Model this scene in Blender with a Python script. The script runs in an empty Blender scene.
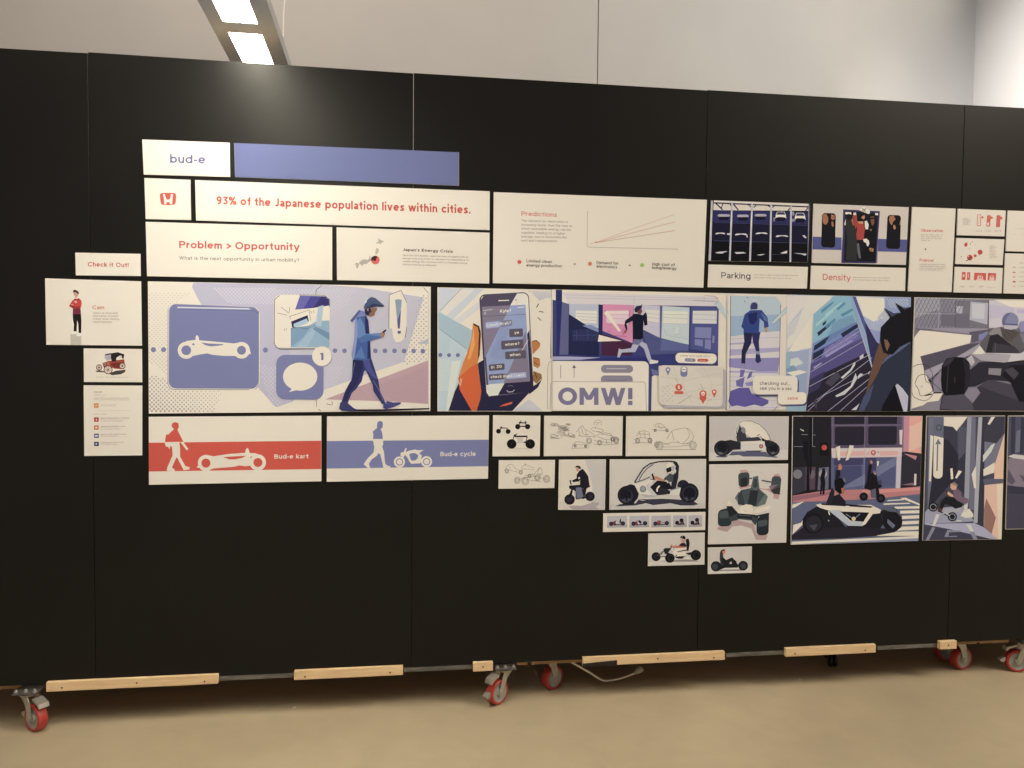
import bpy, math, random
from mathutils import Vector
SC = bpy.context.scene
COL = SC.collection
R = math.radians
random.seed(4)

# ---------------------------------------------------------------- camera
FPX = 800.0                       # focal length in pixels of a 1024 px wide frame
YAW, PITCH, ROLL = 0.141099, -0.041776, 0.009249
CAMZ, DIST = 1.49, 3.29          # eye height, distance to the display wall (front face y = 0)
_f = Vector((math.sin(YAW) * math.cos(PITCH), math.cos(YAW) * math.cos(PITCH), math.sin(PITCH)))
_r0 = Vector((math.cos(YAW), -math.sin(YAW), 0))
_u0 = _r0.cross(_f)
_r = math.cos(ROLL) * _r0 + math.sin(ROLL) * _u0
_u = -math.sin(ROLL) * _r0 + math.cos(ROLL) * _u0
cam = bpy.data.cameras.new('camera')
cam.sensor_width = 36.0
cam.lens = FPX * 36.0 / 1024.0
cam.clip_start = 0.05
cob = bpy.data.objects.new('camera', cam)
COL.objects.link(cob)
from mathutils import Matrix
cob.matrix_world = Matrix(((_r.x, _u.x, -_f.x, 0), (_r.y, _u.y, -_f.y, -DIST), (_r.z, _u.z, -_f.z, CAMZ), (0, 0, 0, 1)))
SC.camera = cob

def ray(px, py):
    return _r * (px - 512.0) - _u * (py - 384.0) + _f * FPX
def at_y(px, py, y=0.0):          # measure a photo point on the plane y = const
    d = ray(px, py); t = (y + DIST) / d.y
    return Vector((d.x * t, y, CAMZ + d.z * t))
def at_z(px, py, z=0.0):          # measure a photo point on a horizontal plane
    d = ray(px, py); t = (z - CAMZ) / d.z
    return Vector((d.x * t, d.y * t - DIST, z))

# ---------------------------------------------------------------- light and exposure
SC.view_settings.view_transform = 'Standard'
SC.view_settings.look = 'None'
SC.view_settings.exposure = 0.0
SC.view_settings.gamma = 1.0
SC.view_settings.use_curve_mapping = False
wd = bpy.data.worlds.new('room_ambience'); SC.world = wd
wd.use_nodes = True
bg = wd.node_tree.nodes['Background']
WORLD, WORLD_COL = 0.42, (1.0, 0.85, 0.70)
bg.inputs[1].default_value = WORLD
_n, _l = wd.node_tree.nodes, wd.node_tree.links          # a hall with a dim high ceiling and brighter surroundings below it
_tc = _n.new('ShaderNodeTexCoord'); _sx = _n.new('ShaderNodeSeparateXYZ'); _cr = _n.new('ShaderNodeValToRGB')
_mr = _n.new('ShaderNodeMapRange'); _mr.inputs[1].default_value = -1.0; _mr.inputs[2].default_value = 1.0
_l.new(_tc.outputs['Generated'], _sx.inputs[0]); _l.new(_sx.outputs[2], _mr.inputs[0]); _l.new(_mr.outputs[0], _cr.inputs[0])
_cr.color_ramp.elements[0].position = 0.50; _cr.color_ramp.elements[0].color = (*WORLD_COL, 1)
_cr.color_ramp.elements[1].position = 0.62; _cr.color_ramp.elements[1].color = (*[0.45 * c for c in WORLD_COL], 1)
_l.new(_cr.outputs[0], bg.inputs[0])

def area(name, loc, target, sx, sy, power, col):
    l = bpy.data.lights.new(name, 'AREA'); l.shape = 'RECTANGLE'; l.size = sx; l.size_y = sy
    l.energy = power; l.color = col
    o = bpy.data.objects.new(name, l); COL.objects.link(o); o.location = loc
    o.rotation_euler = (Vector(target) - Vector(loc)).to_track_quat('-Z', 'Y').to_euler()
    return o
WARM = (1.0, 0.87, 0.69)
COOL = (0.80, 0.90, 1.0)
# the studio's other ceiling rows, over the camera side of the hall
area('unseen_ceiling_light', (5.8, -3.2, 6.0), (1.6, 0.0, 1.2), 1.6, 3.2, 365, WARM)
area('unseen_ceiling_light', (-1.6, -2.3, 5.0), (-0.6, -0.6, 0.0), 0.5, 3.0, 56, WARM)
# unseen lights added for the far white walls, two standing in for daylight
area('unseen_ceiling_light', (-0.8, 0.9, 4.7), (-0.6, 2.2, 2.6), 1.6, 0.3, 12, (1.0, 0.84, 0.72))  # added unseen lamp, brightens the left of the far wall
_d = area('unseen_daylight', (2.5, 1.1, 3.7), (4.2, 1.1, 2.9), 0.9, 0.7, 27, (1.0, 0.93, 0.86))  # added narrow beam that lifts the side wall
_d.data.spread = R(95)
area('unseen_daylight', (2.7, 0.5, 4.3), (2.9, 2.2, 2.8), 1.4, 0.5, 6.5, (0.60, 0.80, 1.0))

# ---------------------------------------------------------------- materials
def lin1(c):
    c /= 255.0
    return c / 12.92 if c <= 0.04045 else ((c + 0.055) / 1.055) ** 2.4
def lin(h):
    return tuple(lin1(int(h[i:i + 2], 16)) for i in (0, 2, 4))
_M = {}
def flat(rgb, rough=0.5, spec=0.3, metal=0.0, name=None):
    key = (tuple(round(c, 4) for c in rgb), rough, spec, metal)
    if key in _M: return _M[key]
    m = bpy.data.materials.new(name or 'surface'); m.use_nodes = True
    b = m.node_tree.nodes['Principled BSDF']
    b.inputs['Base Color'].default_value = (*rgb, 1)
    b.inputs['Roughness'].default_value = rough
    b.inputs['Specular IOR Level'].default_value = spec
    b.inputs['Metallic'].default_value = metal
    _M[key] = m
    return m
def noisy(name, a, b_, scale=5.0, rough=0.5, spec=0.4, stretch=(1, 1, 1), detail=6, lo=0.35, hi=0.65, bump=0.0, rough2=None, metal=0.0, bscale=None):
    m = bpy.data.materials.new(name); m.use_nodes = True
    nt = m.node_tree; N = nt.nodes; L = nt.links
    p = N['Principled BSDF']
    tc = N.new('ShaderNodeTexCoord'); mp = N.new('ShaderNodeMapping')
    mp.inputs['Scale'].default_value = stretch
    L.new(tc.outputs['Object'], mp.inputs['Vector'])
    no = N.new('ShaderNodeTexNoise'); no.inputs['Scale'].default_value = scale; no.inputs['Detail'].default_value = detail
    L.new(mp.outputs[0], no.inputs['Vector'])
    cr = N.new('ShaderNodeValToRGB')
    cr.color_ramp.elements[0].position = lo; cr.color_ramp.elements[0].color = (*a, 1)
    cr.color_ramp.elements[1].position = hi; cr.color_ramp.elements[1].color = (*b_, 1)
    L.new(no.outputs['Fac'], cr.inputs[0]); L.new(cr.outputs[0], p.inputs['Base Color'])
    p.inputs['Roughness'].default_value = rough; p.inputs['Specular IOR Level'].default_value = spec
    p.inputs['Metallic'].default_value = metal
    if rough2 is not None:
        mr = N.new('ShaderNodeMapRange'); mr.inputs[3].default_value = rough; mr.inputs[4].default_value = rough2
        L.new(no.outputs['Fac'], mr.inputs[0]); L.new(mr.outputs[0], p.inputs['Roughness'])
    if bump:
        n2 = N.new('ShaderNodeTexNoise'); n2.inputs['Scale'].default_value = bscale or scale * 8
        L.new(mp.outputs[0], n2.inputs['Vector'])
        bp = N.new('ShaderNodeBump'); bp.inputs['Strength'].default_value = bump; bp.inputs['Distance'].default_value = 0.002
        L.new(n2.outputs['Fac'], bp.inputs['Height']); L.new(bp.outputs[0], p.inputs['Normal'])
    return m
M_BLACK = noisy('black_painted_panel', (0.0054, 0.0055, 0.0057), (0.0066, 0.0067, 0.0069), 3, 0.37, 0.26, bump=0.15, bscale=160)
M_FLOOR = noisy('polished_concrete', (0.43, 0.36, 0.25), (0.58, 0.495, 0.35), 1.1, 0.22, 0.45, detail=10, lo=0.25, hi=0.75, rough2=0.45)
_nt = M_FLOOR.node_tree; _p = _nt.nodes['Principled BSDF']; _src = _p.inputs['Base Color'].links[0].from_socket; _map = [n for n in _nt.nodes if n.type == 'MAPPING'][0]
_n2 = _nt.nodes.new('ShaderNodeTexNoise'); _n2.inputs['Scale'].default_value = 6.5; _n2.inputs['Detail'].default_value = 8; _n2.inputs['Distortion'].default_value = 0.4
_r2 = _nt.nodes.new('ShaderNodeValToRGB'); _r2.color_ramp.elements[0].position = 0.34; _r2.color_ramp.elements[0].color = (0.93, 0.93, 0.94, 1); _r2.color_ramp.elements[1].position = 0.62; _r2.color_ramp.elements[1].color = (1, 1, 1, 1)
_mx = _nt.nodes.new('ShaderNodeMix'); _mx.data_type = 'RGBA'; _mx.blend_type = 'MULTIPLY'; _mx.inputs[0].default_value = 1.0
_nt.links.new(_map.outputs[0], _n2.inputs['Vector']); _nt.links.new(_n2.outputs['Fac'], _r2.inputs[0])
_nt.links.new(_src, _mx.inputs[6]); _nt.links.new(_r2.outputs[0], _mx.inputs[7]); _nt.links.new(_mx.outputs[2], _p.inputs['Base Color'])
M_WALL = noisy('white_wall_paint', (0.525, 0.525, 0.53), (0.55, 0.55, 0.55), 2, 0.7, 0.3)
M_PINE = noisy('pale_pine', (0.74, 0.53, 0.32), (0.84, 0.64, 0.41), 9, 0.55, 0.3, stretch=(1, 14, 14))
M_RAIL = noisy('brown_pine', (0.30, 0.185, 0.09), (0.42, 0.27, 0.14), 9, 0.6, 0.3, stretch=(1, 14, 14))
M_GREYRAIL = noisy('grey_board_edge', (0.10, 0.10, 0.095), (0.19, 0.185, 0.175), 14, 0.7, 0.3, stretch=(1, 5, 5))
M_ALU = noisy('grey_fixture_metal', (0.50, 0.57, 0.68), (0.54, 0.61, 0.72), 6, 0.5, 0.4)
M_ZINC = noisy('zinc_plated_steel', (0.42, 0.41, 0.38), (0.55, 0.53, 0.49), 18, 0.38, 0.5, metal=0.7)
M_HUB = noisy('grey_plastic_hub', (0.30, 0.29, 0.27), (0.36, 0.35, 0.33), 10, 0.5, 0.4)
M_TYRE = noisy('red_polyurethane', (0.36, 0.035, 0.032), (0.46, 0.060, 0.050), 16, 0.42, 0.4)
M_DARKSTEEL = noisy('dark_steel_plate', (0.07, 0.068, 0.070), (0.13, 0.125, 0.125), 20, 0.45, 0.5, metal=0.3)
M_SCREW = flat((0.06, 0.05, 0.04), 0.5)
M_WHITEPLASTIC = flat((0.84, 0.81, 0.74), 0.4, 0.5, name='white_plastic')
M_BLACKPLASTIC = flat((0.010, 0.010, 0.011), 0.35, 0.5, name='black_plastic')
M_PAPER = flat((0.75, 0.73, 0.68), 0.7, name='paper')

# ---------------------------------------------------------------- mesh helpers
def link(name, verts, faces, mats, mi=None, parent=None, smooth=False):
    me = bpy.data.meshes.new(name); me.from_pydata([tuple(v) for v in verts], [], faces)
    for m in mats: me.materials.append(m)
    if mi: me.polygons.foreach_set('material_index', mi)
    if smooth: me.polygons.foreach_set('use_smooth', [True] * len(me.polygons))
    me.update()
    o = bpy.data.objects.new(name, me); COL.objects.link(o)
    if parent: o.parent = parent
    return o
def tag(o, label=None, cat=None, group=None, kind=None):
    if label: o['label'] = label
    if cat: o['category'] = cat
    if group: o['group'] = group
    if kind: o['kind'] = kind
    return o
def empty(name, loc):
    o = bpy.data.objects.new(name, None); COL.objects.link(o); o.location = loc; o.empty_display_size = 0.1
    return o
class MB:
    """collects simple solids into one mesh; points are local to the parent"""
    def __init__(s): s.v = []; s.f = []
    def add(s, vs, fs):
        b = len(s.v); s.v += [Vector(v) for v in vs]; s.f += [tuple(i + b for i in f) for f in fs]; return s
    def box(s, x0, x1, y0, y1, z0, z1, c=0.0):
        if c <= 0:
            vs = [(x, y, z) for z in (z0, z1) for (x, y) in ((x0, y0), (x1, y0), (x1, y1), (x0, y1))]
            return s.add(vs, [(3, 2, 1, 0), (4, 5, 6, 7), (0, 1, 5, 4), (1, 2, 6, 5), (2, 3, 7, 6), (3, 0, 4, 7)])
        # box with chamfered edges: three stacked rings per end
        def ring(z, i): return [(x0 + i, y0 + i, z), (x1 - i, y0 + i, z), (x1 - i, y1 - i, z), (x0 + i, y1 - i, z)]
        def ring8(z): return [(x0 + c, y0, z), (x1 - c, y0, z), (x1, y0 + c, z), (x1, y1 - c, z), (x1 - c, y1, z), (x0 + c, y1, z), (x0, y1 - c, z), (x0, y0 + c, z)]
        def ring8i(z): return [(x0 + c, y0 + c, z), (x1 - c, y0 + c, z), (x1 - c, y0 + c, z), (x1 - c, y1 - c, z), (x1 - c, y1 - c, z), (x0 + c, y1 - c, z), (x0 + c, y1 - c, z), (x0 + c, y0 + c, z)]
        vs = ring8i(z0) + ring8(z0 + c) + ring8(z1 - c) + ring8i(z1)
        fs = [tuple(reversed(range(8))), tuple(range(24, 32))]
        for k in range(3):
            for i in range(8):
                j = (i + 1) % 8
                fs.append((k * 8 + i, k * 8 + j, k * 8 + 8 + j, k * 8 + 8 + i))
        return s.add(vs, fs)
    def lathe(s, prof, origin, axis, n=28, closed=False):
        """prof: (radius, distance along axis) pairs"""
        a = Vector(axis).normalized(); t = Vector((0, 0, 1)) if abs(a.z) < 0.9 else Vector((1, 0, 0))
        e1 = a.cross(t).normalized(); e2 = a.cross(e1)
        o = Vector(origin); vs = []
        for (r_, h) in prof:
            for k in range(n):
                q = 2 * math.pi * k / n
                vs.append(o + a * h + (e1 * math.cos(q) + e2 * math.sin(q)) * r_)
        fs = []
        m = len(prof)
        for i in range(m - 1 + (1 if closed else 0)):
            i2 = (i + 1) % m
            for k in range(n):
                j = (k + 1) % n
                fs.append((i * n + k, i * n + j, i2 * n + j, i2 * n + k))
        if not closed:
            fs.append(tuple(reversed(range(n)))); fs.append(tuple((m - 1) * n + k for k in range(n)))
        return s.add(vs, fs)
    def tube(s, pts, r_, n=8):
        pts = [Vector(p) for p in pts]; vs = []; fs = []
        for i, p in enumerate(pts):
            d = (pts[min(i + 1, len(pts) - 1)] - pts[max(i - 1, 0)]).normalized()
            t = Vector((0, 0, 1)) if abs(d.z) < 0.9 else Vector((1, 0, 0))
            e1 = d.cross(t).normalized(); e2 = d.cross(e1)
            rr = r_[i] if isinstance(r_, (list, tuple)) else r_
            for k in range(n):
                q = 2 * math.pi * k / n
                vs.append(p + (e1 * math.cos(q) + e2 * math.sin(q)) * rr)
        for i in range(len(pts) - 1):
            for k in range(n):
                j = (k + 1) % n
                fs.append((i * n + k, i * n + j, (i + 1) * n + j, (i + 1) * n + k))
        fs.append(tuple(reversed(range(n)))); fs.append(tuple((len(pts) - 1) * n + k for k in range(n)))
        return s.add(vs, fs)
    def prism(s, poly, axis_o, e1, e2, n_, t0, t1):
        """extrude a 2-D outline (in e1,e2) between t0 and t1 along n_"""
        e1, e2, n_, o = Vector(e1), Vector(e2), Vector(n_), Vector(axis_o)
        k = len(poly)
        vs = [o + e1 * a + e2 * b + n_ * t for t in (t0, t1) for (a, b) in poly]
        fs = [tuple(reversed(range(k))), tuple(range(k, 2 * k))] + [(i, (i + 1) % k, k + (i + 1) % k, k + i) for i in range(k)]
        return s.add(vs, fs)
    def make(s, name, mat, parent=None, smooth=False):
        o = link(name, s.v, s.f, [mat], None, parent)
        if smooth:
            me = o.data
            me.polygons.foreach_set('use_smooth', [True] * len(me.polygons))
            try: me.set_sharp_from_angle(angle=R(35))
            except Exception: pass
        return o
def catmull(pts, n=6, closed=True):
    out = []; m = len(pts)
    rng = range(m if closed else m - 1)
    for i in rng:
        if closed: p0, p1, p2, p3 = pts[i - 1], pts[i], pts[(i + 1) % m], pts[(i + 2) % m]
        else: p0, p1, p2, p3 = pts[max(i - 1, 0)], pts[i], pts[i + 1], pts[min(i + 2, m - 1)]
        for k in range(n):
            t = k / n
            out.append(tuple(0.5 * ((2 * b) + (-a + c) * t + (2 * a - 5 * b + 4 * c - d) * t * t + (-a + 3 * b - 3 * c + d) * t ** 3)
                             for a, b, c, d in zip(p0, p1, p2, p3)))
    if not closed: out.append(tuple(pts[-1]))
    return out

# ---------------------------------------------------------------- the room
def struct(name, mb, mat):
    o = mb.make(name, mat); o['kind'] = 'structure'; return o
struct('floor', MB().box(-6, 7, -6.5, 4.5, -0.08, 0.0), M_FLOOR)
YB = 2.2
cx = at_y(975, 40, YB).x
jx = at_y(598, 40, YB).x
wb = MB().box(-6, jx - 0.004, YB, YB + 0.12, 0.0, 4.4)
wb.box(jx + 0.004, cx, YB, YB + 0.12, 0.0, 4.4)
wb.box(jx - 0.004, jx + 0.004, YB + 0.012, YB + 0.12, 0.0, 4.4)
struct('wall_back', wb, M_WALL)
struct('wall_right', MB().box(cx, cx + 0.12, 0.75, YB + 0.12, 0.0, 4.4), M_WALL)

# ---------------------------------------------------------------- black display panels, each a 4 x 8 foot sheet
PB = 0.1735
SEAM = [-2.395, -1.174, 0.0560, 1.2940, 2.4900, 3.711]
TOPS = [(2.6055, 2.6055), (2.6095, 2.6000), (2.6015, 2.5990), (2.6010, 2.6005), (2.6005, 2.6060)]
PLAB = ['black painted wall panel running out of the frame beside the small posters',
        'black painted wall panel holding the red emblem card and the two silhouette boards',
        'black painted wall panel behind the Predictions chart and the phone picture',
        'black painted wall panel behind the parking picture and the kart street scene',
        'black painted wall panel behind the boulder picture and the two cut-off notes cards']
for i in range(5):
    x0, x1 = SEAM[i] + 0.0009, SEAM[i + 1] - 0.0009
    za, zb = TOPS[i]
    root = empty('display_panel', ((x0 + x1) / 2, 0.0, PB))
    tag(root, PLAB[i], 'display panel', 'black sheets of the display wall')
    w = (x1 - x0) / 2
    c = 0.0012
    outl = [(-w, 0), (w, 0), (w, zb - PB), (-w, za - PB)]
    ins = [(-w + c, c), (w - c, c), (w - c, zb - PB - c), (-w + c, za - PB - c)]
    mb = MB()
    vs = [(a, 0.0, b) for a, b in ins] + [(a, c, b) for a, b in outl] + [(a, 0.012, b) for a, b in outl]
    fs = [(0, 1, 2, 3), (11, 10, 9, 8)]
    for k in range(2):
        for j in range(4):
            j2 = (j + 1) % 4
            fs.append((k * 4 + j2, k * 4 + j, k * 4 + 4 + j, k * 4 + 4 + j2))
    mb.add(vs, fs)
    mb.make('face_sheet', M_BLACK, root)
    H = min(za, zb) - PB
    for sx in (-1, 1):
        xo = w - 0.10 if sx < 0 else w
        MB().box(sx * xo - 0.019, sx * xo + 0.019, 0.0121, 0.080, 0.0, H - (0.38 if (i, sx) == (1, 1) else 0.10 if sx > 0 else 0.03)).make('stud', M_RAIL, root)
    MB().box(-w + 0.13, w - 0.13, 0.0121, 0.080, H - 0.068, H - 0.03).make('top_rail', M_RAIL, root)
# pale screw-eye specks near the top corners of two sheets
# ---------------------------------------------------------------- rolling bases under the panels
def caster(parent, x, y, az, ts, lever=0, ztop=0.152):
    """swivel caster; az is the direction the wheel's outer face points, in degrees from the viewer (+ = viewer's right)"""
    n = Vector((math.sin(R(az)), -math.cos(R(az)), 0)); t = Vector((-n.y, n.x, 0))     # t: rolling direction
    rw = 0.052
    trail = t * ts
    o = parent.location
    P = Vector((x, y, 0)) - o
    wc = Vector((0, 0, rw)) + Vector((P.x, P.y, -o.z))
    zt = ztop - o.z
    sw = Vector((P.x, P.y, zt)) - trail
    fk = MB()
    fk.lathe([(0.030, -0.022), (0.036, -0.016), (0.036, -0.008), (0.030, -0.004)], sw, (0, 0, 1), 24)
    z1 = zt - 0.016
    for sgn in (-1, 1):
        leg = [(-0.021 + 0.0, z1), (0.021, z1)]
        # leg outline in (t, z), bowed from the swivel head down to the axle
        a = trail.dot(t)
        poly = [(-0.026 - a, z1), (0.026 - a, z1), (0.018 - a * 0.4, z1 - 0.030), (0.011, wc.z - 0.002), (0.004, wc.z - 0.013), (-0.007, wc.z - 0.013), (-0.012, wc.z), (-0.016 - a * 0.5, z1 - 0.030)]
        fk.prism(poly, (P.x, P.y, 0), t, (0, 0, 1), n, sgn * 0.0215, sgn * 0.0245)
    fk.prism([(-0.026 - trail.dot(t), z1 - 0.003), (0.026 - trail.dot(t), z1 - 0.003), (0.026 - trail.dot(t), z1), (-0.026 - trail.dot(t), z1)], (P.x, P.y, 0), t, (0, 0, 1), n, -0.0245, 0.0245)
    fk.lathe([(0.006, -0.029), (0.006, 0.029)], wc, n, 10)
    root = fk.make('caster', M_ZINC, parent, True)
    pl = MB().box(sw.x - 0.046, sw.x + 0.046, sw.y - 0.046, sw.y + 0.046, zt - 0.005, zt, 0.0015)
    pl.lathe([(0.038, -0.012), (0.040, -0.005)], (sw.x, sw.y, zt), (0, 0, 1), 24)
    pl.make('mounting_plate', M_DARKSTEEL, root)
    for (bx, by) in ((-0.034, -0.034), (0.034, -0.034), (0.0, -0.030)):
        bo = MB().lathe([(0.0075, 0.0), (0.0075, 0.007), (0.004, 0.007), (0.004, 0.012)], (sw.x + bx, sw.y + by, zt), (0, 0, 1), 6)
        bo.make('bolt', M_HUB, root)
    ty = MB().lathe([(0.040, -0.0175), (0.047, -0.0190), (0.0508, -0.0160), (0.0520, -0.007), (0.0520, 0.007), (0.0508, 0.0160), (0.047, 0.0190), (0.040, 0.0175)], wc, n, 40, True)
    ty.make('tyre', M_TYRE, root, True)
    MB().lathe([(0.010, -0.020), (0.016, -0.0195), (0.020, -0.014), (0.034, -0.014), (0.0395, -0.0178), (0.0405, -0.014), (0.0405, 0.014), (0.0395, 0.0178), (0.034, 0.014), (0.020, 0.014), (0.016, 0.0195), (0.010, 0.020)], wc, n, 32).make('wheel_hub', M_HUB, root, True)
    if lever:
        s = -1 if ts < 0 else 1
        b = MB()
        poly = [(s * 0.006, zt - 0.028), (s * 0.040, zt - 0.040), (s * 0.050, zt - 0.052), (s * 0.056, zt - 0.050), (s * 0.050, zt - 0.034), (s * 0.010, zt - 0.020)]
        b.prism(poly, (P.x, P.y, 0), t, (0, 0, 1), n, -0.0195, 0.0195)
        b.make('brake_pedal', M_ZINC, root)
        s = s * lever
        b2 = MB()
        poly = [(s * 0.0535, wc.z + 0.004), (s * 0.060, wc.z - 0.008), (s * 0.074, wc.z - 0.006), (s * 0.079, wc.z + 0.004), (s * 0.066, wc.z + 0.012), (s * 0.0545, wc.z + 0.016)]
        b2.prism(poly, (P.x, P.y, 0), t, (0, 0, 1), n, -0.010, 0.014)
        b2.make('release_lever', M_ZINC, root)
    return root

def px_x(px, py, y): return at_y(px, py, y).x
def batten(parent, pa, pb, taped=False):
    """pale wood strip on the front of the base, from photo column pa to pb"""
    xa, xb = px_x(*pa, -0.019), px_x(*pb, -0.019)
    o = parent.location
    b = MB().box(xa - o.x, xb - o.x, -0.0190 - o.y, -0.0006 - o.y, PB - 0.0228 - o.z, PB + 0.0142 - o.z, 0.0012).make('batten', M_PINE, parent)
    L = xb - xa
    xs = [0.5] if L < 0.15 else ([0.10, 0.88] if L < 0.5 else [0.09, 0.52, 0.92])
    for q in xs:
        s = MB().lathe([(0.0035, -0.0005), (0.0035, 0.002)], (xa + L * q - o.x, -0.0198 - o.y, PB - 0.0075 + 0.004 * math.sin(q * 40) - o.z), (0, 1, 0), 10)
        s.make('screw', M_SCREW, b)
    if taped:
        x2 = px_x(617, 660, -0.019)
        MB().prism([(xa - 0.001 - o.x, PB - 0.0255 - o.z), (x2 - o.x, PB - 0.0225 - o.z), (x2 - o.x, PB - 0.002 - o.z), (xa - 0.001 - o.x, PB - 0.010 - o.z)], (0, 0, 0), (1, 0, 0), (0, 0, 1), (0, 1, 0), -0.0205 - o.y, -0.0191 - o.y).make('black_tape', M_BLACKPLASTIC, b)
    return b
def base(xl, xr, label, grey, rails, group='wheeled bases under the display wall'):
    root = empty('rolling_base', ((xl + xr) / 2, 0.15, 0.0))
    tag(root, label, 'wheeled base', group)
    o = root.location
    for (ra, rb) in rails:
        MB().box(ra - o.x, rb - o.x, 0.018 - o.y, 0.056 - o.y, 0.1545, PB - 0.0004, 0.0012).make('front_rail', M_RAIL, root)
    MB().box(xl - o.x, xr - o.x, 1.16 - o.y, 1.198 - o.y, 0.1545, 0.1585).make('back_rail', M_RAIL, root)
    MB().box(xl - o.x, xr - o.x, 0.098 - o.y, 0.136 - o.y, 0.1545, 0.1585).make('middle_rail', M_RAIL, root)
    for q in (0.02, 0.5, 0.98):
        xm = xl + (xr - xl) * q - o.x
        MB().box(xm - 0.02, xm + 0.02, 0.136 - o.y, 1.16 - o.y, 0.1545, 0.1585).make('cross_rail', M_RAIL, root)
    MB().box(xl - o.x, xr - o.x, 0.0562 - o.y, 1.198 - o.y, 0.1585, PB - 0.0004).make('shade_deck', M_RAIL, root)  # unseen sheet added to keep the floor under the wall dark
    for (ga, gb) in grey:
        MB().box(px_x(*ga, 0.006) - o.x, px_x(*gb, 0.006) - o.x, 0.0015 - o.y, 0.0122 - o.y, PB - 0.019, PB - 0.0006).make('board_edge', M_GREYRAIL, root)
    return root
RX = lambda px: at_y(px, 662, 0.02).x
g1, g2 = RX(529.5), RX(977.5)
B1 = base(-1.98, g1 - 0.006, 'wheeled wooden base under the poster wall, below the silhouette boards', [((219, 678), (293, 674)), ((404, 671), (472, 666))], [(-1.98, RX(18.5)), (RX(517), g1 - 0.008)])
B2 = base(g1 + 0.008, g2 - 0.006, 'wheeled wooden base with the longest row of battens, below the kart pictures', [((726, 652), (785, 650)), ((877, 646), (940, 642))], [(g1 + 0.008, RX(590)), (RX(950), g2 - 0.006)])
B3 = base(g2 + 0.006, 3.70, 'wheeled wooden base past the last batten, its red wheel cut by the frame', [], [(g2 + 0.006, RX(1008)), (RX(1046), 3.70)])
batten(B1, (46, 685), (218, 680)); batten(B1, (294, 674), (403, 670)); batten(B1, (473, 665), (493, 664))
batten(B2, (583, 660), (725, 652), True); batten(B2, (786, 648), (876, 645)); batten(B2, (940, 642), (957, 641))
c1 = at_z(36.5, 730, 0); caster(B1, c1.x, c1.y, -38, 0.045, -1)
c2 = at_z(497, 703.5, 0); caster(B1, c2.x, c2.y, 40, -0.045, 1)
c3 = at_z(552, 688.5, 0); caster(B2, c3.x, c3.y, 36, 0.03)
c4 = at_z(960.5, 668.5, 0); caster(B2, c4.x, c4.y, 12, 0.03)
c5 = at_z(1016, 671, 0); caster(B3, c5.x, c5.y, -16, -0.045, 1)
c6 = at_z(944, 660, 0); caster(B2, c6.x, c6.y, 8, 0.03)
# small black twin-wheel caster of something parked behind the wall
tw = at_z(832, 666.0, 0)
root = empty('twin_wheel_caster', (tw.x, tw.y, 0)); tag(root, 'small black twin-wheel caster in the shade under the wall', 'caster')
for s in (-1, 1):
    MB().lathe([(0.006, 0), (0.026, 0.001), (0.031, 0.006), (0.031, 0.014), (0.026, 0.018), (0.008, 0.018)], Vector((0.012 * s - 0.009, 0, 0.031)), (1, -0.35, 0), 24).make('wheel', M_BLACKPLASTIC, root, True)
hood = MB()
hood.prism([(0.034 * math.cos(R(a)), 0.034 * math.sin(R(a)) + 0.031) for a in range(0, 181, 15)], (0, 0.02, 0), (0, 1, 0), (0, 0, 1), (1, 0, 0), -0.018, 0.016)
hood.make('hood', M_BLACKPLASTIC, root)
MB().lathe([(0.006, 0.0), (0.006, 0.045)], (0, 0.03, 0.062), (0, 0, 1), 12).make('stem', M_DARKSTEEL, root)

# white cable dropping from the base and ending in a plug
ca = at_y(566, 661.0, 0.075); ca.z = 0.150; cb = at_y(588, 671.5, 0.09); cc = at_y(609, 680.5, 0.11); cd = at_y(622, 678, 0.115); ce = at_y(634, 673.5, 0.12)
cf = at_y(642, 668.0, 0.125)
root = empty('power_cable', (ca.x, ca.y, ca.z)); tag(root, 'white power cable hanging from the base and curling up to its plug', 'cable')
pts = catmull([tuple(p - root.location) for p in (ca, cb, cc + Vector((-0.035, -0.003, 0.006)), cc, cd, ce)], 8, False)
MB().tube(pts, 0.0042, 8).make('lead', M_WHITEPLASTIC, root, True)
d = (cf - ce); q0 = ce - root.location
MB().tube([q0, q0 + d * 0.25, q0 + d * 0.45, q0 + d * 0.95, q0 + d], [0.006, 0.0095, 0.013, 0.0135, 0.011], 10).make('plug', flat((0.42, 0.40, 0.36), 0.5), root, True)

# ---------------------------------------------------------------- pendant linear light over the wall
FZ = 2.74
root = empty('pendant_light', (-0.5835, -1.0, FZ))
tag(root, 'long grey pendant light with bright square lenses crossing above the wall', 'pendant light')
root.rotation_euler = (0, 0, R(1.0))
xl, xr = -0.124, 0.118
pl0, pl1 = -0.071, 0.058
# local y of lens panels (world y = local + -1.0)
lens = []
y = 1.195
lens += [(1.066 - 0.706 * k, 1.666 - 0.706 * k) for k in range(6)]
y0, y1 = -2.57, 1.78
h = MB()
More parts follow.
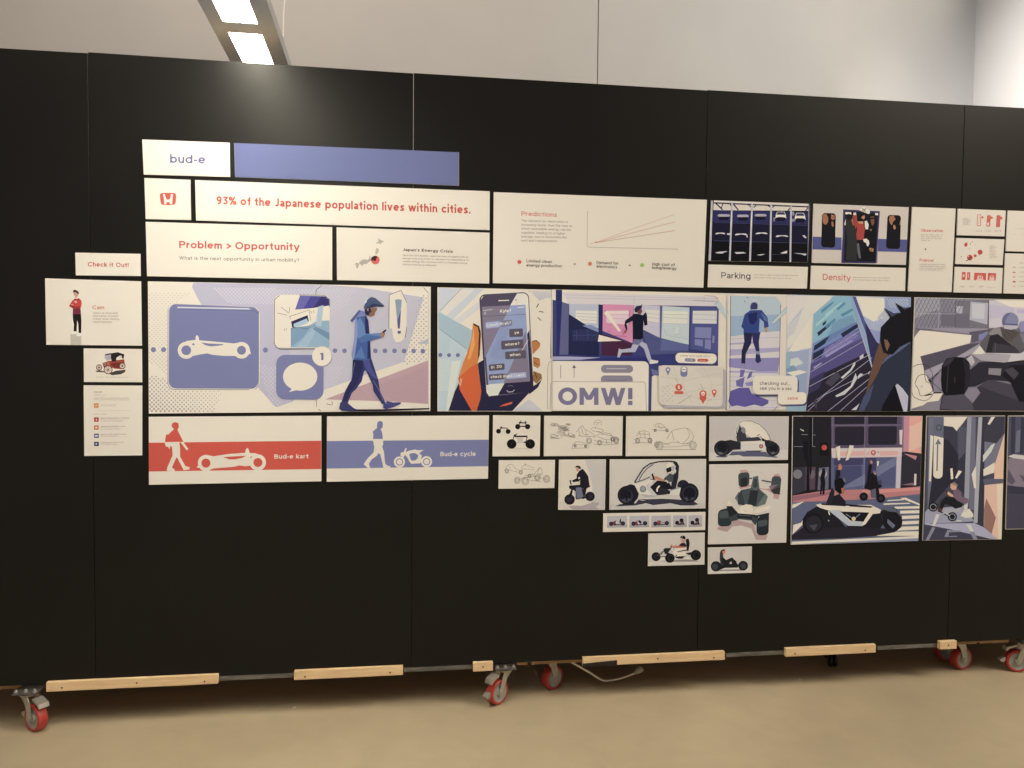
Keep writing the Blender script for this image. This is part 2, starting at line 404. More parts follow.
# underside frame with openings, built from strips
h.box(xl, pl0, y0, y1, 0.0, 0.006); h.box(pl1, xr, y0, y1, 0.0, 0.006)
ed = [y0] + sum([[a, b] for a, b in sorted(lens)], []) + [y1]
for a, b in zip(ed[0::2], ed[1::2]): h.box(pl0, pl1, a, b, 0.0, 0.006)
h.box(xl, xr, y0, y1, 0.050, 0.056)
h.box(xl, xl + 0.004, y0, y1, 0.006, 0.050); h.box(xr - 0.004, xr, y0, y1, 0.006, 0.050)
h.box(xl, xr, y0, y0 + 0.004, 0.006, 0.050); h.box(xl, xr, y1 - 0.004, y1, 0.006, 0.050)
hs = h.make('housing', M_ALU, root)
ml = bpy.data.materials.new('lit_lens'); ml.use_nodes = True
b = ml.node_tree.nodes['Principled BSDF']
b.inputs['Base Color'].default_value = (0.9, 0.9, 0.88, 1)
b.inputs['Emission Color'].default_value = (1.0, 0.91, 0.72, 1)
b.inputs['Emission Strength'].default_value = 36.0
for (a, bb) in lens:
    MB().box(pl0 - 0.004, pl1 + 0.004, a - 0.004, bb + 0.004, 0.0065, 0.0105).make('lens', ml, root)
sd = MB().box(xr + 0.0002, xr + 0.003, y0, y1, 0.002, 0.050).make('side_trim', flat((0.40, 0.42, 0.45), 0.4, 0.5, name='light_grey_trim'), root)
M_WIRE = flat((0.86, 0.85, 0.82), 0.4, 0.4, name='white_wire')
for yy in (1.22, -2.2):
    lx = xr + 0.004
    MB().tube(catmull([(lx, yy, 0.055), (lx + 0.002, yy, 0.16), (lx + 0.010, yy, 0.30), (lx + 0.004, yy, 0.8), (lx + 0.004, yy, 1.5)], 8, False), 0.0032, 6).make('hanging_cable', M_WIRE, root, True)

# paper scraps on the floor
for (px, py, s, a, lab) in ((294, 708, 0.010, 20, 'tiny white paper scrap on the concrete below the second batten'),
                            (800, 680, 0.009, 60, 'tiny pale scrap on the concrete in front of the black caster')):
    p = at_z(px, py, 0)
    m = MB().prism([(-s, -s * .5), (s * .8, -s * .6), (s, s * .4), (-s * .3, s * .6)], (0, 0, 0.0004), (math.cos(R(a)), math.sin(R(a)), 0), (-math.sin(R(a)), math.cos(R(a)), 0.12), (0, 0, 1), 0, 0.0008)
    o = m.make('paper_scrap', M_PAPER); o.location = (p.x, p.y, 0.0008); tag(o, lab, 'scrap')

# ---------------------------------------------------------------- lettering: a monoline geometric sans drawn as pen strokes
def arc(cx, cy, rx, ry, a0, a1, n=None):
    n = n or max(4, int(abs(a1 - a0) / 15))
    return [(cx + rx * math.cos(R(a0 + (a1 - a0) * k / n)), cy + ry * math.sin(R(a0 + (a1 - a0) * k / n))) for k in range(n + 1)]
def glyph(ch, h):
    X = 0.74; c = 0.37; r = 0.38 - h; ry = 0.375 - h; A = 1.04; D = -0.28
    S = lambda *p: catmull(list(p), 5, False)
    ring = arc(0.38, c, r, ry, 0, 360, 24)
    arch = lambda x0, w: [(x0, 0), (x0, 0.40)]
    def hump(x0, w, top=X):
        rr = (w) / 2
        return arc(x0 + rr, top - h - rr, rr, rr, 180, 0, 10) + [(x0 + w, 0)]
    G = {
        'o': ([ring], .76), 'a': ([arc(.30, .45, .30 - h, .29 - h, 155, 0, 9) + [(.60 - h, 0)], arc(.29, .215, .29 - h, .225 - h, 0, 360, 18)], .60),
        'b': ([[(h, 0), (h, A)], ring], .76), 'd': ([[(.76 - h, 0), (.76 - h, A)], ring], .76),
        'p': ([[(h, D), (h, X)], ring], .76), 'q': ([[(.76 - h, D), (.76 - h, X)], ring], .76),
        'c': ([arc(.38, c, r, ry, 42, 318, 18)], .66), 'e': ([arc(.38, c, r, ry, 0, 318, 20), [(h, c), (.76 - h, c)]], .75),
        'f': ([arc(.40, A - .22, .24 - h, .22 - h, 80, 180, 6) + [(.16 + h, 0)], [(0, X - h), (.42, X - h)]], .42),
        'g': ([ring, [(.76 - h, X), (.76 - h, 0.02)] + arc(.38, .02, r, .30 - h, 0, -145, 9)], .76),
        'h': ([[(h, 0), (h, A)], hump(h, .64 - 2 * h)], .64), 'n': ([[(h, 0), (h, X)], hump(h, .64 - 2 * h)], .64),
        'u': ([[(.64 - h, 0), (.64 - h, X)], [(h, X)] + arc(.32, .32, .32 - h, .32 - h, 180, 360, 10)], .64),
        'i': ([[(h, 0), (h, X)], [(h, .88), (h, .88 + 2.2 * h)]], 2 * h), 'l': ([[(h, 0), (h, A)]], 2 * h),
        'j': ([[(.12, X), (.12, -.12)] + arc(.0, -.12, .12, .14, 0, -80, 4)], .18),
        'k': ([[(h, 0), (h, A)], [(h, .26), (.56, X)], [(.22, .38), (.60, 0)]], .60),
        'm': ([[(h, 0), (h, X)], hump(h, .48 - h), hump(.48, .48 - h)], .96),
        'r': ([[(h, 0), (h, X)], arc(.36, .36, .36 - h, .37 - h, 180, 85, 7)], .42),
        's': ([S((.52, .60), (.28, X - h), (h + .02, .545), (.28, .375), (.55 - h, .205), (.28, h), (.02, .14))], .55),
        't': ([[(.13 + h, .96), (.13 + h, .24)] + arc(.36, .22, .23 - h, .22 - h, 180, 290, 7), [(0, X - h), (.44, X - h)]], .46),
        'v': ([[(.03, X), (.33, 0), (.63, X)]], .66), 'w': ([[(.03, X), (.27, .03), (.5, X), (.73, .03), (.97, X)]], 1.0),
        'x': ([[(.03, X), (.57, 0)], [(.57, X), (.03, 0)]], .6), 'y': ([[(.03, X), (.34, .02)], [(.64, X), (.30, -.16), (.12, D + h)]], .66),
        'z': ([[(.03, X - h), (.52, X - h), (.03, h), (.55, h)]], .56),
        'P': ([[(h, 0), (h, 1), ], [(h, 1 - h), (.44, 1 - h)] + arc(.44, .68, .34 - h, .32 - h, 90, -90, 10) + [(h, .36 + h)]], .78),
        'B': ([[(h, 0), (h, 1)], [(h, 1 - h), (.42, 1 - h)] + arc(.42, .76, .30 - h, .24 - h, 90, -90, 8) + [(h, .52)], [(.4, .52)] + arc(.46, .27, .32 - h, .27 - h, 90, -90, 8) + [(h, h)]], .78),
        'W': ([[(.03, 1), (.33, .02), (.62, .98), (.91, .02), (1.21, 1)]], 1.24), 'M': ([[(h, 0), (h, .97), (.47, .30), (.94 - h, .97), (.94 - h, 0)]], .94),
        'J': ([[(.54 - h, 1), (.54 - h, .30)] + arc(.26, .30, .28 - h, .30 - h, 0, -150, 9)], .56), 'O': ([arc(.51, .5, .51 - h, .515 - h, 0, 360, 28)], 1.02),
        'E': ([[(.72, 1 - h), (h, 1 - h), (h, h), (.73, h)], [(h, .5), (.64, .5)]], .75), 'C': ([arc(.53, .5, .53 - h, .515 - h, 42, 318, 22)], .95),
        'T': ([[(0, 1 - h), (.78, 1 - h)], [(.39, 0), (.39, 1)]], .78), 'L': ([[(h, 1), (h, h), (.66, h)]], .68),
        'D': ([[(h, 0), (h, 1)], [(h, 1 - h), (.38, 1 - h)] + arc(.38, .5, .50 - h, .5 - h, 90, -90, 14) + [(h, h)]], .88),
        'H': ([[(h, 0), (h, 1)], [(.80 - h, 0), (.80 - h, 1)], [(h, .5), (.80 - h, .5)]], .80),
        'K': ([[(h, 0), (h, 1)], [(h, .34), (.72, 1)], [(.28, .52), (.76, 0)]], .77),
        'S': ([S((.66, .83), (.37, 1 - h), (h + .02, .75), (.37, .51), (.70 - h, .27), (.37, h), (.03, .18))], .70),
        'I': ([[(h, 0), (h, 1)]], 2 * h),
        '9': ([arc(.34, .68, .34 - h, .32 - h, 0, 360, 20), [(.68 - h, .68), (.62 - h, .36)] + arc(.28, .36, .33 - h, .35 - h, -8, -120, 8)], .70),
        '3': ([[(.05, 1 - h), (.58, 1 - h), (.30, .60)] + arc(.31, .31, .34 - h, .31 - h, 80, -150, 12)], .68),
        '0': ([arc(.37, .5, .37 - h, .51 - h, 0, 360, 22)], .74), '1': ([[(.05, .84), (.26, .98), (.26, 0)]], .36),
        '2': ([S((.05, .74), (.30, 1 - h), (.58, .72), (.40, .42), (.08, h)), [(.05, h), (.64, h)]], .66),
        '%': ([arc(.22, .76, .22 - h * .8, .24 - h * .8, 0, 360, 14), arc(.76, .24, .22 - h * .8, .24 - h * .8, 0, 360, 14), [(.78, 1), (.20, 0)]], .98),
        '.': ([[(h, 0), (h, 2.1 * h)]], 2 * h), ',': ([[(h, 2 * h), (h * .6, -.12)]], 2 * h), '!': ([[(h, 0), (h, 2.1 * h)], [(h, .34), (h, 1)]], 2 * h),
        '?': ([arc(.28, .73, .28 - h, .27 - h, 160, -60, 10) + [(.28, .30)], [(.28, 0), (.28, 2.1 * h)]], .56),
        '-': ([[(0, .36), (.36, .36)]], .36), "'": ([[(h, .72), (h, 1.0)]], 2 * h), '/': ([[(0, -.1), (.42, 1.1)]], .42),
        '>': ([[(.03, .72), (.52, .40), (.03, .08)]], .56), ' ': ([], .30), '+': ([[(.0, .4), (.5, .4)], [(.25, .15), (.25, .65)]], .5),
    }
    return G.get(ch, G['o'])
def ribbon(pts, w, closed=False):
    """mitred quads along a polyline of 2-D points"""
    P = [pts[0]]
    for p in pts[1:]:
        if math.hypot(p[0] - P[-1][0], p[1] - P[-1][1]) > 1e-6: P.append(p)
    if closed and len(P) > 2 and math.hypot(P[0][0] - P[-1][0], P[0][1] - P[-1][1]) < 1e-6: P.pop()
    n = len(P)
    if n < 2: return []
    L = []; Rr = []
    for i in range(n):
        a = P[i - 1] if (i > 0 or closed) else None
        b = P[(i + 1) % n] if (i < n - 1 or closed) else None
        def nrm(p, q):
            dx, dy = q[0] - p[0], q[1] - p[1]; l = math.hypot(dx, dy); return (-dy / l, dx / l)
        if a is None: m = nrm(P[i], b); k = 1
        elif b is None: m = nrm(a, P[i]); k = 1
        else:
            n1, n2 = nrm(a, P[i]), nrm(P[i], b)
            mx, my = n1[0] + n2[0], n1[1] + n2[1]; l = math.hypot(mx, my)
            if l < 0.3: m = n1; k = 1
            else:
                m = (mx / l, my / l); k = min(1.0 / max(0.3, m[0] * n1[0] + m[1] * n1[1]), 1.9)
        L.append((P[i][0] + m[0] * w / 2 * k, P[i][1] + m[1] * w / 2 * k)); Rr.append((P[i][0] - m[0] * w / 2 * k, P[i][1] - m[1] * w / 2 * k))
    out = []
    for i in range(n if closed else n - 1):
        j = (i + 1) % n
        out.append([L[i], L[j], Rr[j], Rr[i]])
    return out

# ---------------------------------------------------------------- boards with their prints
def pts_of(s):
    return [tuple(float(q) for q in p.split(',')) for p in s.split()]
BOARD_T = 0.005
DIAG = {'W': ([(.12, 1, .40, 0), (.40, 0, .66, 1), (.66, 1, .92, 0), (.92, 0, 1.20, 1)], 1.32), 'M': ([(.11, 0, .11, 1), (.11, 1, .50, .30), (.50, .30, .89, 1), (.89, 0, .89, 1)], 1.0),
        'v': ([(.09, .74, .34, 0), (.34, 0, .59, .74)], .68), 'w': ([(.08, .74, .29, 0), (.29, 0, .50, .74), (.50, .74, .71, 0), (.71, 0, .92, .74)], 1.0)}
class Board:
    """one mounted foam board: a slab whose front carries a flat print"""
    def __init__(s, name, quad, label, cat='poster', group=None, W='ECE0CA', base=None, inset=0.0):
        s.name, s.label, s.cat, s.group = name, label, cat, group
        s.quad = quad; s.W = lin(W); s.k = 0
        s.parts = {None: ([], [], [], [])}; s.cur = None; s.plab = {}
        s.ox = s.oy = 0.0; s.s = 1.0
        s.white = (0.80, 0.80, 0.80)
        cxy = (sum(p[0] for p in quad) / 4, sum(p[1] for p in quad) / 4)
        s.clipq = [(p[0] + (cxy[0] - p[0]) / max(1e-6, math.hypot(p[0] - cxy[0], p[1] - cxy[1])) * (0.12 + inset * 1.3), p[1] + (cxy[1] - p[1]) / max(1e-6, math.hypot(p[0] - cxy[0], p[1] - cxy[1])) * (0.12 + inset * 1.3)) for p in quad]
        s.basecol = base
        if base:
            s.f(0, 0, 1); s.poly(base, quad)
    def f(s, ox, oy, sc): s.ox, s.oy, s.s = ox, oy, sc; return s
    def part(s, name, label=None):
        s.cur = name
        if name not in s.parts: s.parts[name] = ([], [], [], [])
        if label: s.plab[name] = label
        return s
    def alb(s, hx):
        if hx == 'W': return s.white
        c = lin(hx); W = s.W
        l = (0.3 * c[0] + 0.6 * c[1] + 0.1 * c[2]) / (0.3 * W[0] + 0.6 * W[1] + 0.1 * W[2])
        c = tuple(0.82 * a + 0.18 * l * b for a, b in zip(c, W))
        return tuple(min(0.86, max(0.004, 0.78 * a / b)) for a, b in zip(c, W))
    def clip(s, poly):
        q = s.clipq; n = 4
        area_ = sum(q[i][0] * q[(i + 1) % n][1] - q[(i + 1) % n][0] * q[i][1] for i in range(n))
        sg = 1 if area_ > 0 else -1
        out = poly
        for i in range(n):
            a, b = q[i], q[(i + 1) % n]
            def ins(p): return sg * ((b[0] - a[0]) * (p[1] - a[1]) - (b[1] - a[1]) * (p[0] - a[0]))
            src, out = out, []
            for j in range(len(src)):
                p, r_ = src[j - 1], src[j]
                dp, dr = ins(p), ins(r_)
                if dr >= 0:
                    if dp < 0: t = dp / (dp - dr); out.append((p[0] + (r_[0] - p[0]) * t, p[1] + (r_[1] - p[1]) * t))
                    out.append(r_)
                elif dp >= 0:
                    t = dp / (dp - dr); out.append((p[0] + (r_[0] - p[0]) * t, p[1] + (r_[1] - p[1]) * t))
            if len(out) < 3: return None
        return out
    def _emit(s, hx, polys, newlayer=True):
        if newlayer: s.k += 1
        y0 = -BOARD_T - 0.00004 * s.k; sub = 0
        V, Fc, MI, MT = s.parts[s.cur]
        m = flat(s.alb(hx), 0.5, 0.08, name='print_ink')
        if m not in MT: MT.append(m)
        mi = MT.index(m)
        for poly in polys:
            poly = s.clip([(s.ox + p[0] / s.s, s.oy + p[1] / s.s) for p in poly])
            if not poly: continue
            w = [at_y(p[0], p[1], -BOARD_T) for p in poly]
            ar = sum(w[i].x * w[(i + 1) % len(w)].z - w[(i + 1) % len(w)].x * w[i].z for i in range(len(w)))
            if abs(ar) < 1e-9: continue
            if ar < 0: w.reverse()
            b0 = len(V)
            y = y0 - 0.000005 * (sub % 7); sub += 1      # overlapping strokes of one ink never share a plane
            V.extend((p.x, y, p.z) for p in w); Fc.append(tuple(range(b0, b0 + len(w)))); MI.append(mi)
    def poly(s, hx, p, smooth=False):
        p = pts_of(p) if isinstance(p, str) else p
        if smooth: p = catmull(p, 5)
        s._emit(hx, [p]); return s
    def polys(s, hx, lst):
        s._emit(hx, [pts_of(p) if isinstance(p, str) else p for p in lst]); return s
    def line(s, hx, w, p, smooth=False, closed=False):
        p = pts_of(p) if isinstance(p, str) else p
        if smooth: p = catmull(p, 6, closed)
        s._emit(hx, ribbon(p, w, closed)); return s
    def lines(s, hx, w, lst, smooth=False):
        q = []
        for p in lst:
            p = pts_of(p) if isinstance(p, str) else p
            if smooth: p = catmull(p, 5, False)
            q += ribbon(p, w)
        s._emit(hx, q); return s
    def circ(s, hx, x, y, rx, ry=None, n=28):
        ry = ry or rx
        s._emit(hx, [[(x + rx * math.cos(2 * math.pi * k / n), y + ry * math.sin(2 * math.pi * k / n)) for k in range(n)]]); return s
    def circs(s, hx, lst, n=20):
        s._emit(hx, [[(x + r_ * math.cos(2 * math.pi * k / n), y + r_ * math.sin(2 * math.pi * k / n)) for k in range(n)] for (x, y, r_) in lst]); return s
    def ring(s, hx, x, y, r_, w, ry=None):
        ry = ry or r_
        s._emit(hx, ribbon([(x + r_ * math.cos(2 * math.pi * k / 26), y + ry * math.sin(2 * math.pi * k / 26)) for k in range(26)], w, True)); return s
    @staticmethod
    def rrp(p, r_):
        p = pts_of(p) if isinstance(p, str) else p
        out = []
        rs = r_ if isinstance(r_, (list, tuple)) else [r_] * 4
        for i in range(4):
            a, b, c = p[i - 1], p[i], p[(i + 1) % 4]; rr = rs[i]
            if rr <= 0: out.append(b); continue
            u = (a[0] - b[0], a[1] - b[1]); l = math.hypot(*u); u = (u[0] / l, u[1] / l)
            v = (c[0] - b[0], c[1] - b[1]); l = math.hypot(*v); v = (v[0] / l, v[1] / l)
            for k in range(6):
                q = math.pi / 2 * k / 5
                cu, cv = rr * (1 - math.sin(q)), rr * (1 - math.cos(q))
                out.append((b[0] + u[0] * cu + v[0] * cv, b[1] + u[1] * cu + v[1] * cv))
        return out
    def rr(s, hx, p, r_): return s.poly(hx, s.rrp(p, r_))
    def rro(s, hx, w, p, r_): return s.line(hx, w, s.rrp(p, r_), closed=True)
    def text(s, hx, t, x0, y0, x1, y1, cap, wt=0.15):
        h = wt / 2; gap = 0.15 if wt < 0.17 else 0.14
        x = 0; strokes = []; raw = []
        for ch in t:
            g, w = glyph(ch, h)
            if ch in DIAG:
                segs, w = DIAG[ch]
                for (xa, ya, xb, yb) in segs:
                    wh = h * math.hypot(xb - xa, yb - ya) / abs(yb - ya)
                    raw.append([(x + xa - wh, ya), (x + xa + wh, ya), (x + xb + wh, yb), (x + xb - wh, yb)])
                x += w + gap; continue
            lim = (0.0, 1.0) if ch in 'MW1' else (0.0, 0.74) if ch in 'vw' else (-9, 9)
            for st in g: strokes.append(([(x + a, b) for a, b in st], lim))
            x += w + gap
        x -= gap
        L = math.hypot(x1 - x0, y1 - y0); ex = ((x1 - x0) / x, (y1 - y0) / x)
        q = []
        q += [[(x0 + ex[0] * a, y0 + ex[1] * a - cap * b) for a, b in pl] for pl in raw]
        for st, lim in strokes:
            cl = len(st) > 4 and math.hypot(st[0][0] - st[-1][0], st[0][1] - st[-1][1]) < 1e-6
            for quad in ribbon(st, wt, cl):
                q.append([(x0 + ex[0] * a, y0 + ex[1] * a - cap * min(max(b, lim[0]), lim[1])) for a, b in quad])
        s._emit(hx, q); return s
    def greek(s, hx, x0, y0, x1, y1, h, seed=1):
        """lettering too small to read in the photo: word-shaped ticks along a line"""
        rn = random.Random(seed); L = math.hypot(x1 - x0, y1 - y0); e = ((x1 - x0) / L, (y1 - y0) / L)
        t = 0; q = []
        while t < L - h * .5:
            for k in range(rn.randint(2, 9)):
                w = h * rn.choice((.35, .6, .6, .75)); 
                if t + w > L: break
                hh = h * rn.choice((.72, .72, 1.0))
                a = (x0 + e[0] * t, y0 + e[1] * t); b = (a[0] + e[0] * w, a[1] + e[1] * w)
                q += [[(a[0], a[1]), (a[0], a[1] - hh), (a[0] + w * .35, a[1] - hh), (a[0] + w * .35, a[1])], [(a[0], a[1] - h * .72), (b[0], b[1] - h * .72), (b[0], b[1] - h * .5), (a[0], a[1] - h * .5)]]
                t += w + h * .22
            t += h * .55
        s._emit(hx, q); return s
    def dots(s, hx, poly, step, r0, r1=None, axis=(0, 1), skew=0.5, rot=0.0):
        p = pts_of(poly); r1 = r0 if r1 is None else r1
        xs = [a for a, b in p]; ys = [b for a, b in p]
        lo = min(a * axis[0] + b * axis[1] for a, b in p); hi = max(a * axis[0] + b * axis[1] for a, b in p)
        def inside(x, y):
            c = False
            for i in range(len(p)):
                (x1, y1), (x2, y2) = p[i - 1], p[i]
                if (y1 > y) != (y2 > y) and x < (x2 - x1) * (y - y1) / (y2 - y1) + x1: c = not c
            return c
        q = []; j = 0
        y = min(ys)
        while y < max(ys):
            x = min(xs) + (step * skew if j % 2 else 0)
            while x < max(xs):
                if inside(x, y):
                    t = (x * axis[0] + y * axis[1] - lo) / max(1e-6, hi - lo); r_ = r0 + (r1 - r0) * t
                    if r_ > 0.3: q.append([(x + r_ * math.cos(R(60 * k)), y + r_ * math.sin(R(60 * k))) for k in range(6)])
                x += step
            y += step * .5 if skew else step; j += 1
        s._emit(hx, q); return s
    def done(s):
        front = [at_y(p[0], p[1], -BOARD_T) for p in s.quad]
        cen = sum((Vector(p) for p in front), Vector()) / 4; cen.y = 0
        V, Fc, MI, MT = s.parts[None]
        b = len(V)
        c = 0.0004
        def ins(p): d = (cen - p); d.y = 0; return p + Vector((math.copysign(c, d.x), 0, math.copysign(c, d.z)))
        f0 = [ins(p) for p in front]
        # quad order TL,TR,BR,BL seen from -Y : outward face needs TL,BL,BR,TR
        vs = [(p.x, -BOARD_T, p.z) for p in f0] + [(p.x, -BOARD_T + c, p.z) for p in front] + [(p.x, -0.0002, p.z) for p in front]
        fs = [(3, 2, 1, 0), (8, 9, 10, 11)]
        for k in range(2):
            for j in range(4):
                j2 = (j + 1) % 4
                fs.append((k * 4 + j, k * 4 + j2, k * 4 + 4 + j2, k * 4 + 4 + j))
        mw = flat(s.white, 0.48, 0.25, name='white_foam_board')
        if mw not in MT: MT.append(mw)
        V.extend(vs); Fc.extend(tuple(i + b for i in f) for f in fs); MI.extend([MT.index(mw)] * len(fs))
        me = bpy.data.meshes.new(s.name)
        me.from_pydata([tuple(Vector(v) - cen) for v in V], [], Fc)
        for m in MT: me.materials.append(m)
        me.polygons.foreach_set('material_index', MI); me.update()
        root = bpy.data.objects.new(s.name, me); COL.objects.link(root); root.location = cen
        tag(root, s.label, s.cat, s.group)
        for nm, (V, Fc, MI, MT) in s.parts.items():
            if nm is None or not Fc: continue
            o = link(nm.split('#')[0], [Vector(v) - cen for v in V], Fc, MT, MI, root)
            if nm in s.plab: o['label'] = s.plab[nm]
        return root

RED, BLU, GRY, NAV = 'DB4D40', '7B80AE', '8A837A', '2B2D57'
G_SM = 'small project cards in the first column'
# ------------------------------------------------ title row
A = Board('title_card', [(142.1, 139.4), (229.6, 142.7), (230, 176.9), (143.7, 174.5)], 'small white title card with one short blue word, beside the plain blue strip', W='F3EADB')
A.f(130, 130, 5.12).part('lettering').text('6A70A6', 'bud-e', 205, 168, 385, 172, 43, .18); A.done()
A = Board('blue_strip', [(234.1, 142.9), (459, 152.3), (459, 185.6), (235.1, 176.9)], 'plain blue strip board without any print, topmost on the wall', 'board', W='FBF0E0', base='767FB2')
A.done()
A = Board('emblem_card', [(144.3, 177.9), (190.2, 179.8), (190.9, 220), (145.6, 218.9)], 'square white card with a small red car maker emblem', W='F6E9D8')
A.f(155, 175, 16.35).part('emblem')
A.poly('E0574A', '82,340 88,308 110,296 215,292 320,296 338,312 345,345 342,400 335,455 312,484 215,492 120,484 98,458 86,400', True)
A.poly('W', '130,312 160,312 180,378 195,402 235,402 250,378 262,312 296,312 288,390 282,476 244,476 238,450 225,442 202,442 192,450 186,476 150,476 146,390')
A.done()
A = Board('statement_board', [(195, 180), (489.8, 191.3), (489.6, 230), (196, 220.4)], 'wide white board with a red sentence about the Japanese population', W='F8EEDC')
A.f(0, 0, 1).part('lettering').text('DC5548', '93% of the Japanese population lives within cities.', 216.6, 204.2, 470.5, 213.6, 8.0, .21); A.done()
A = Board('question_board', [(145.6, 221.8), (332.1, 227.1), (332.1, 280), (147, 276.1)], 'white board headed Problem and Opportunity in red', W='F1E5D2')
A.f(130, 130, 5.12).part('heading').text('D5554A', 'Problem > Opportunity', 252, 604, 866, 616, 36, .19)
A.part('body_text').text('7A726B', 'What is the next opportunity in urban mobility?', 252, 663, 866, 675, 17, .13); A.done()
A = Board('map_board', [(336.5, 227.3), (489.6, 232.7), (489.2, 283.5), (337, 280)], 'white board with a grey map of Japan marked by a red disc', W='EBE0CC')
A.f(340, 225, 13.96).part('country_map')
for p in ('535,180 555,205 590,215 615,235 575,250 570,272 545,255 505,262 510,245 535,235', '505,320 535,330 545,360 530,390 520,410 495,412 490,395 500,370', '440,440 420,460 400,470 380,490 350,478 310,485 270,515 262,540 300,555 340,545 370,548 395,520 430,505 450,480',
          '205,540 240,525 268,545 255,590 240,610 225,595 228,565', '290,555 320,548 330,560 300,570', '410,428 420,432 414,460 405,455'):
    A.poly('BDB3A3', p)
A.dots('A79D90', '215,535 262,530 250,600 232,600', 22, 5); A.dots('A79D90', '280,510 430,470 440,495 300,548', 22, 5); A.dots('CFC6B7', '495,330 540,335 525,400 495,400', 22, 5)
A.part('red_disc', 'red disc with a dark wedge').circ('DF5D57', 494, 488, 60).poly('4E2426', '436,500 434,470 450,445 480,430 510,432 520,455 505,470 500,498 480,505 465,490')
A.f(395, 240, 10.78).part('heading').text('4C4540', "Japan's Energy Crisis", 84, 118, 624, 138, 30, .19)
A.part('body_text')
for i, t in enumerate(('Since the 2011 disaster, Japan has been struggling with an', 'energy crisis. In an effort to decrease the dependence on', 'nuclear energy, the conscious shift to renewable energy', 'sources must be accelerated.')):
    A.text('8A8178', t, 84, 172 + i * 33, (788, 796, 780, 444)[i], 172 + i * 33 + (20, 20, 20, 10)[i], 17, .14)
A.done()
A = Board('predictions_board', [(493.8, 192.1), (707, 199.8), (703.4, 287.6), (492.9, 283.1)], 'large white board headed Predictions with a thin line chart', W='D9CEBA')
A.f(495, 205, 9.75).part('heading').text('C4534A', 'Predictions', 258, 103, 604, 116, 42, .14)
A.part('body_text')
for i, (t, x1, dy) in enumerate((('The demand for electronics is', 712, 12), ('increasing faster than the rate at', 750, 14), ('which renewable energy can be', 738, 12), ('supplied, leading to a higher', 686, 10), ('average cost in necessities like', 700, 9), ('rent and transportation.', 610, 7))):
    A.text('817A70', t, 256, 163 + i * 38.5, x1, 163 + i * 38.5 + dy, 22, .13)
A.f(490, 180, 4.452).part('line_chart')
A.line('A39A8C', 2.2, '434,138 432,285 435,296 444,299 838,308'); A.line('D2B09E', 2.6, '445,286 480,275 650,212 820,154'); A.line('C9A08C', 2.6, '450,284 500,271 824,186'); A.line('BF9684', 2.6, '470,279 824,225')
A.circ('C08A6C', 473, 277, 4)
A.part('legend').circs('C64C45', [(131, 365, 9)]).circs('C4C1B0', [(621, 380, 0.1)]).circs('CF7350', [(445, 373, 9)]).circs('93B85A', [(677, 379, 9)])
A.lines('54504A', 2.4, ['372,374 383,374', '377.5,369 377.5,380', '617,380 627,380', '622,375 622,385'])
for t, x0, y0, x1, y1 in (('Limited clean', 162, 366, 275, 370), ('energy production', 162, 385, 320, 389), ('Demand for', 474, 373, 572, 377), ('electronics', 474, 390, 566, 394), ('High cost of', 722, 380, 822, 384), ('living/energy', 722, 396, 830, 400)):
    A.text('4A4640', t, x0, y0, x1, y1, 12.5, .15)
A.done()

# ------------------------------------------------ parking / density
A = Board('parking_picture', [(711.3, 200.3), (810.1, 203.7), (807.7, 262.4), (708.8, 260.8)], 'dark picture of a stacked car park with three decks of cars', W='D9D0C0', base='13141F')
A.f(705, 196, 9.57).part('illustration')
A.poly('D6CEC2', '85,42 992,75 988,142 78,136').poly('2C2D60', '78,134 988,158 985,275 72,248').poly('191A33', '72,250 985,278 982,440 66,425').poly('0F1018', '64,428 982,445 980,640 50,625')
A.lines('E9E2D8', 6, ['150,75 160,125', '400,85 396,135', '556,90 556,140', '735,95 735,145'])
A.lines('2A2348', 12, ['85,66 990,104', '95,62 168,132', '268,72 318,134'])
A.lines('2A2348', 9, ['240,80 262,110', '410,82 440,106', '465,110 490,90', '600,92 628,108', '645,112 668,90', '790,142 822,108', '955,152 985,112', '172,74 152,122'])
for x, y, w in ((180, 182, 62), (362, 186, 58), (532, 180, 58)):
    A.polys('A9A6B8', [[(x - w, y + 8), (x - w * .8, y - 8), (x + w * .8, y - 8), (x + w, y + 8), (x + w * .8, y + 16), (x - w * .8, y + 16)]])
    A.polys('17172B', [[(x - w * .8, y + 18), (x + w * .8, y + 18), (x + w * .7, y + 48), (x - w * .7, y + 48)]])
for x, y in ((724, 185), (908, 196)):
    A.polys('E0DAD0', [[(x - 52, y + 30), (x - 48, y), (x - 34, y - 34), (x + 36, y - 34), (x + 50, y), (x + 54, y + 32), (x + 30, y + 18), (x - 26, y + 16)]])
    A.polys('3B3768', [[(x - 30, y - 30), (x + 32, y - 30), (x + 42, y - 6), (x - 40, y - 6)]]).polys('14142A', [[(x - 46, y + 22), (x + 48, y + 22), (x + 40, y + 56), (x - 38, y + 56)]])
A.polys('8E8CA4', ['655,205 668,205 664,245 654,240', '826,150 850,150 856,185 838,190', '830,215 870,225 850,248 828,244'])
for x, y, w in ((145, 357, 48), (345, 366, 62), (540, 356, 60), (735, 382, 62)):
    A.polys('C9C6CC', [[(x - w, y + 7), (x - w * .7, y - 6), (x + w * .7, y - 7), (x + w, y + 6), (x + w * .85, y + 10), (x, y + 2), (x - w * .8, y + 12)]])
A.polys('C9C6CC', ['208,358 240,356 240,374 212,372', '930,376 950,374 972,398 962,406 940,392', '395,374 408,378 404,404 396,390', '95,545 150,528 215,530 180,542 165,552 110,548', '280,538 365,536 395,548 300,554', '492,565 540,556 578,556 530,570', '720,545 785,522 785,548 740,552', '850,548 960,552 975,556 955,572 930,560'])
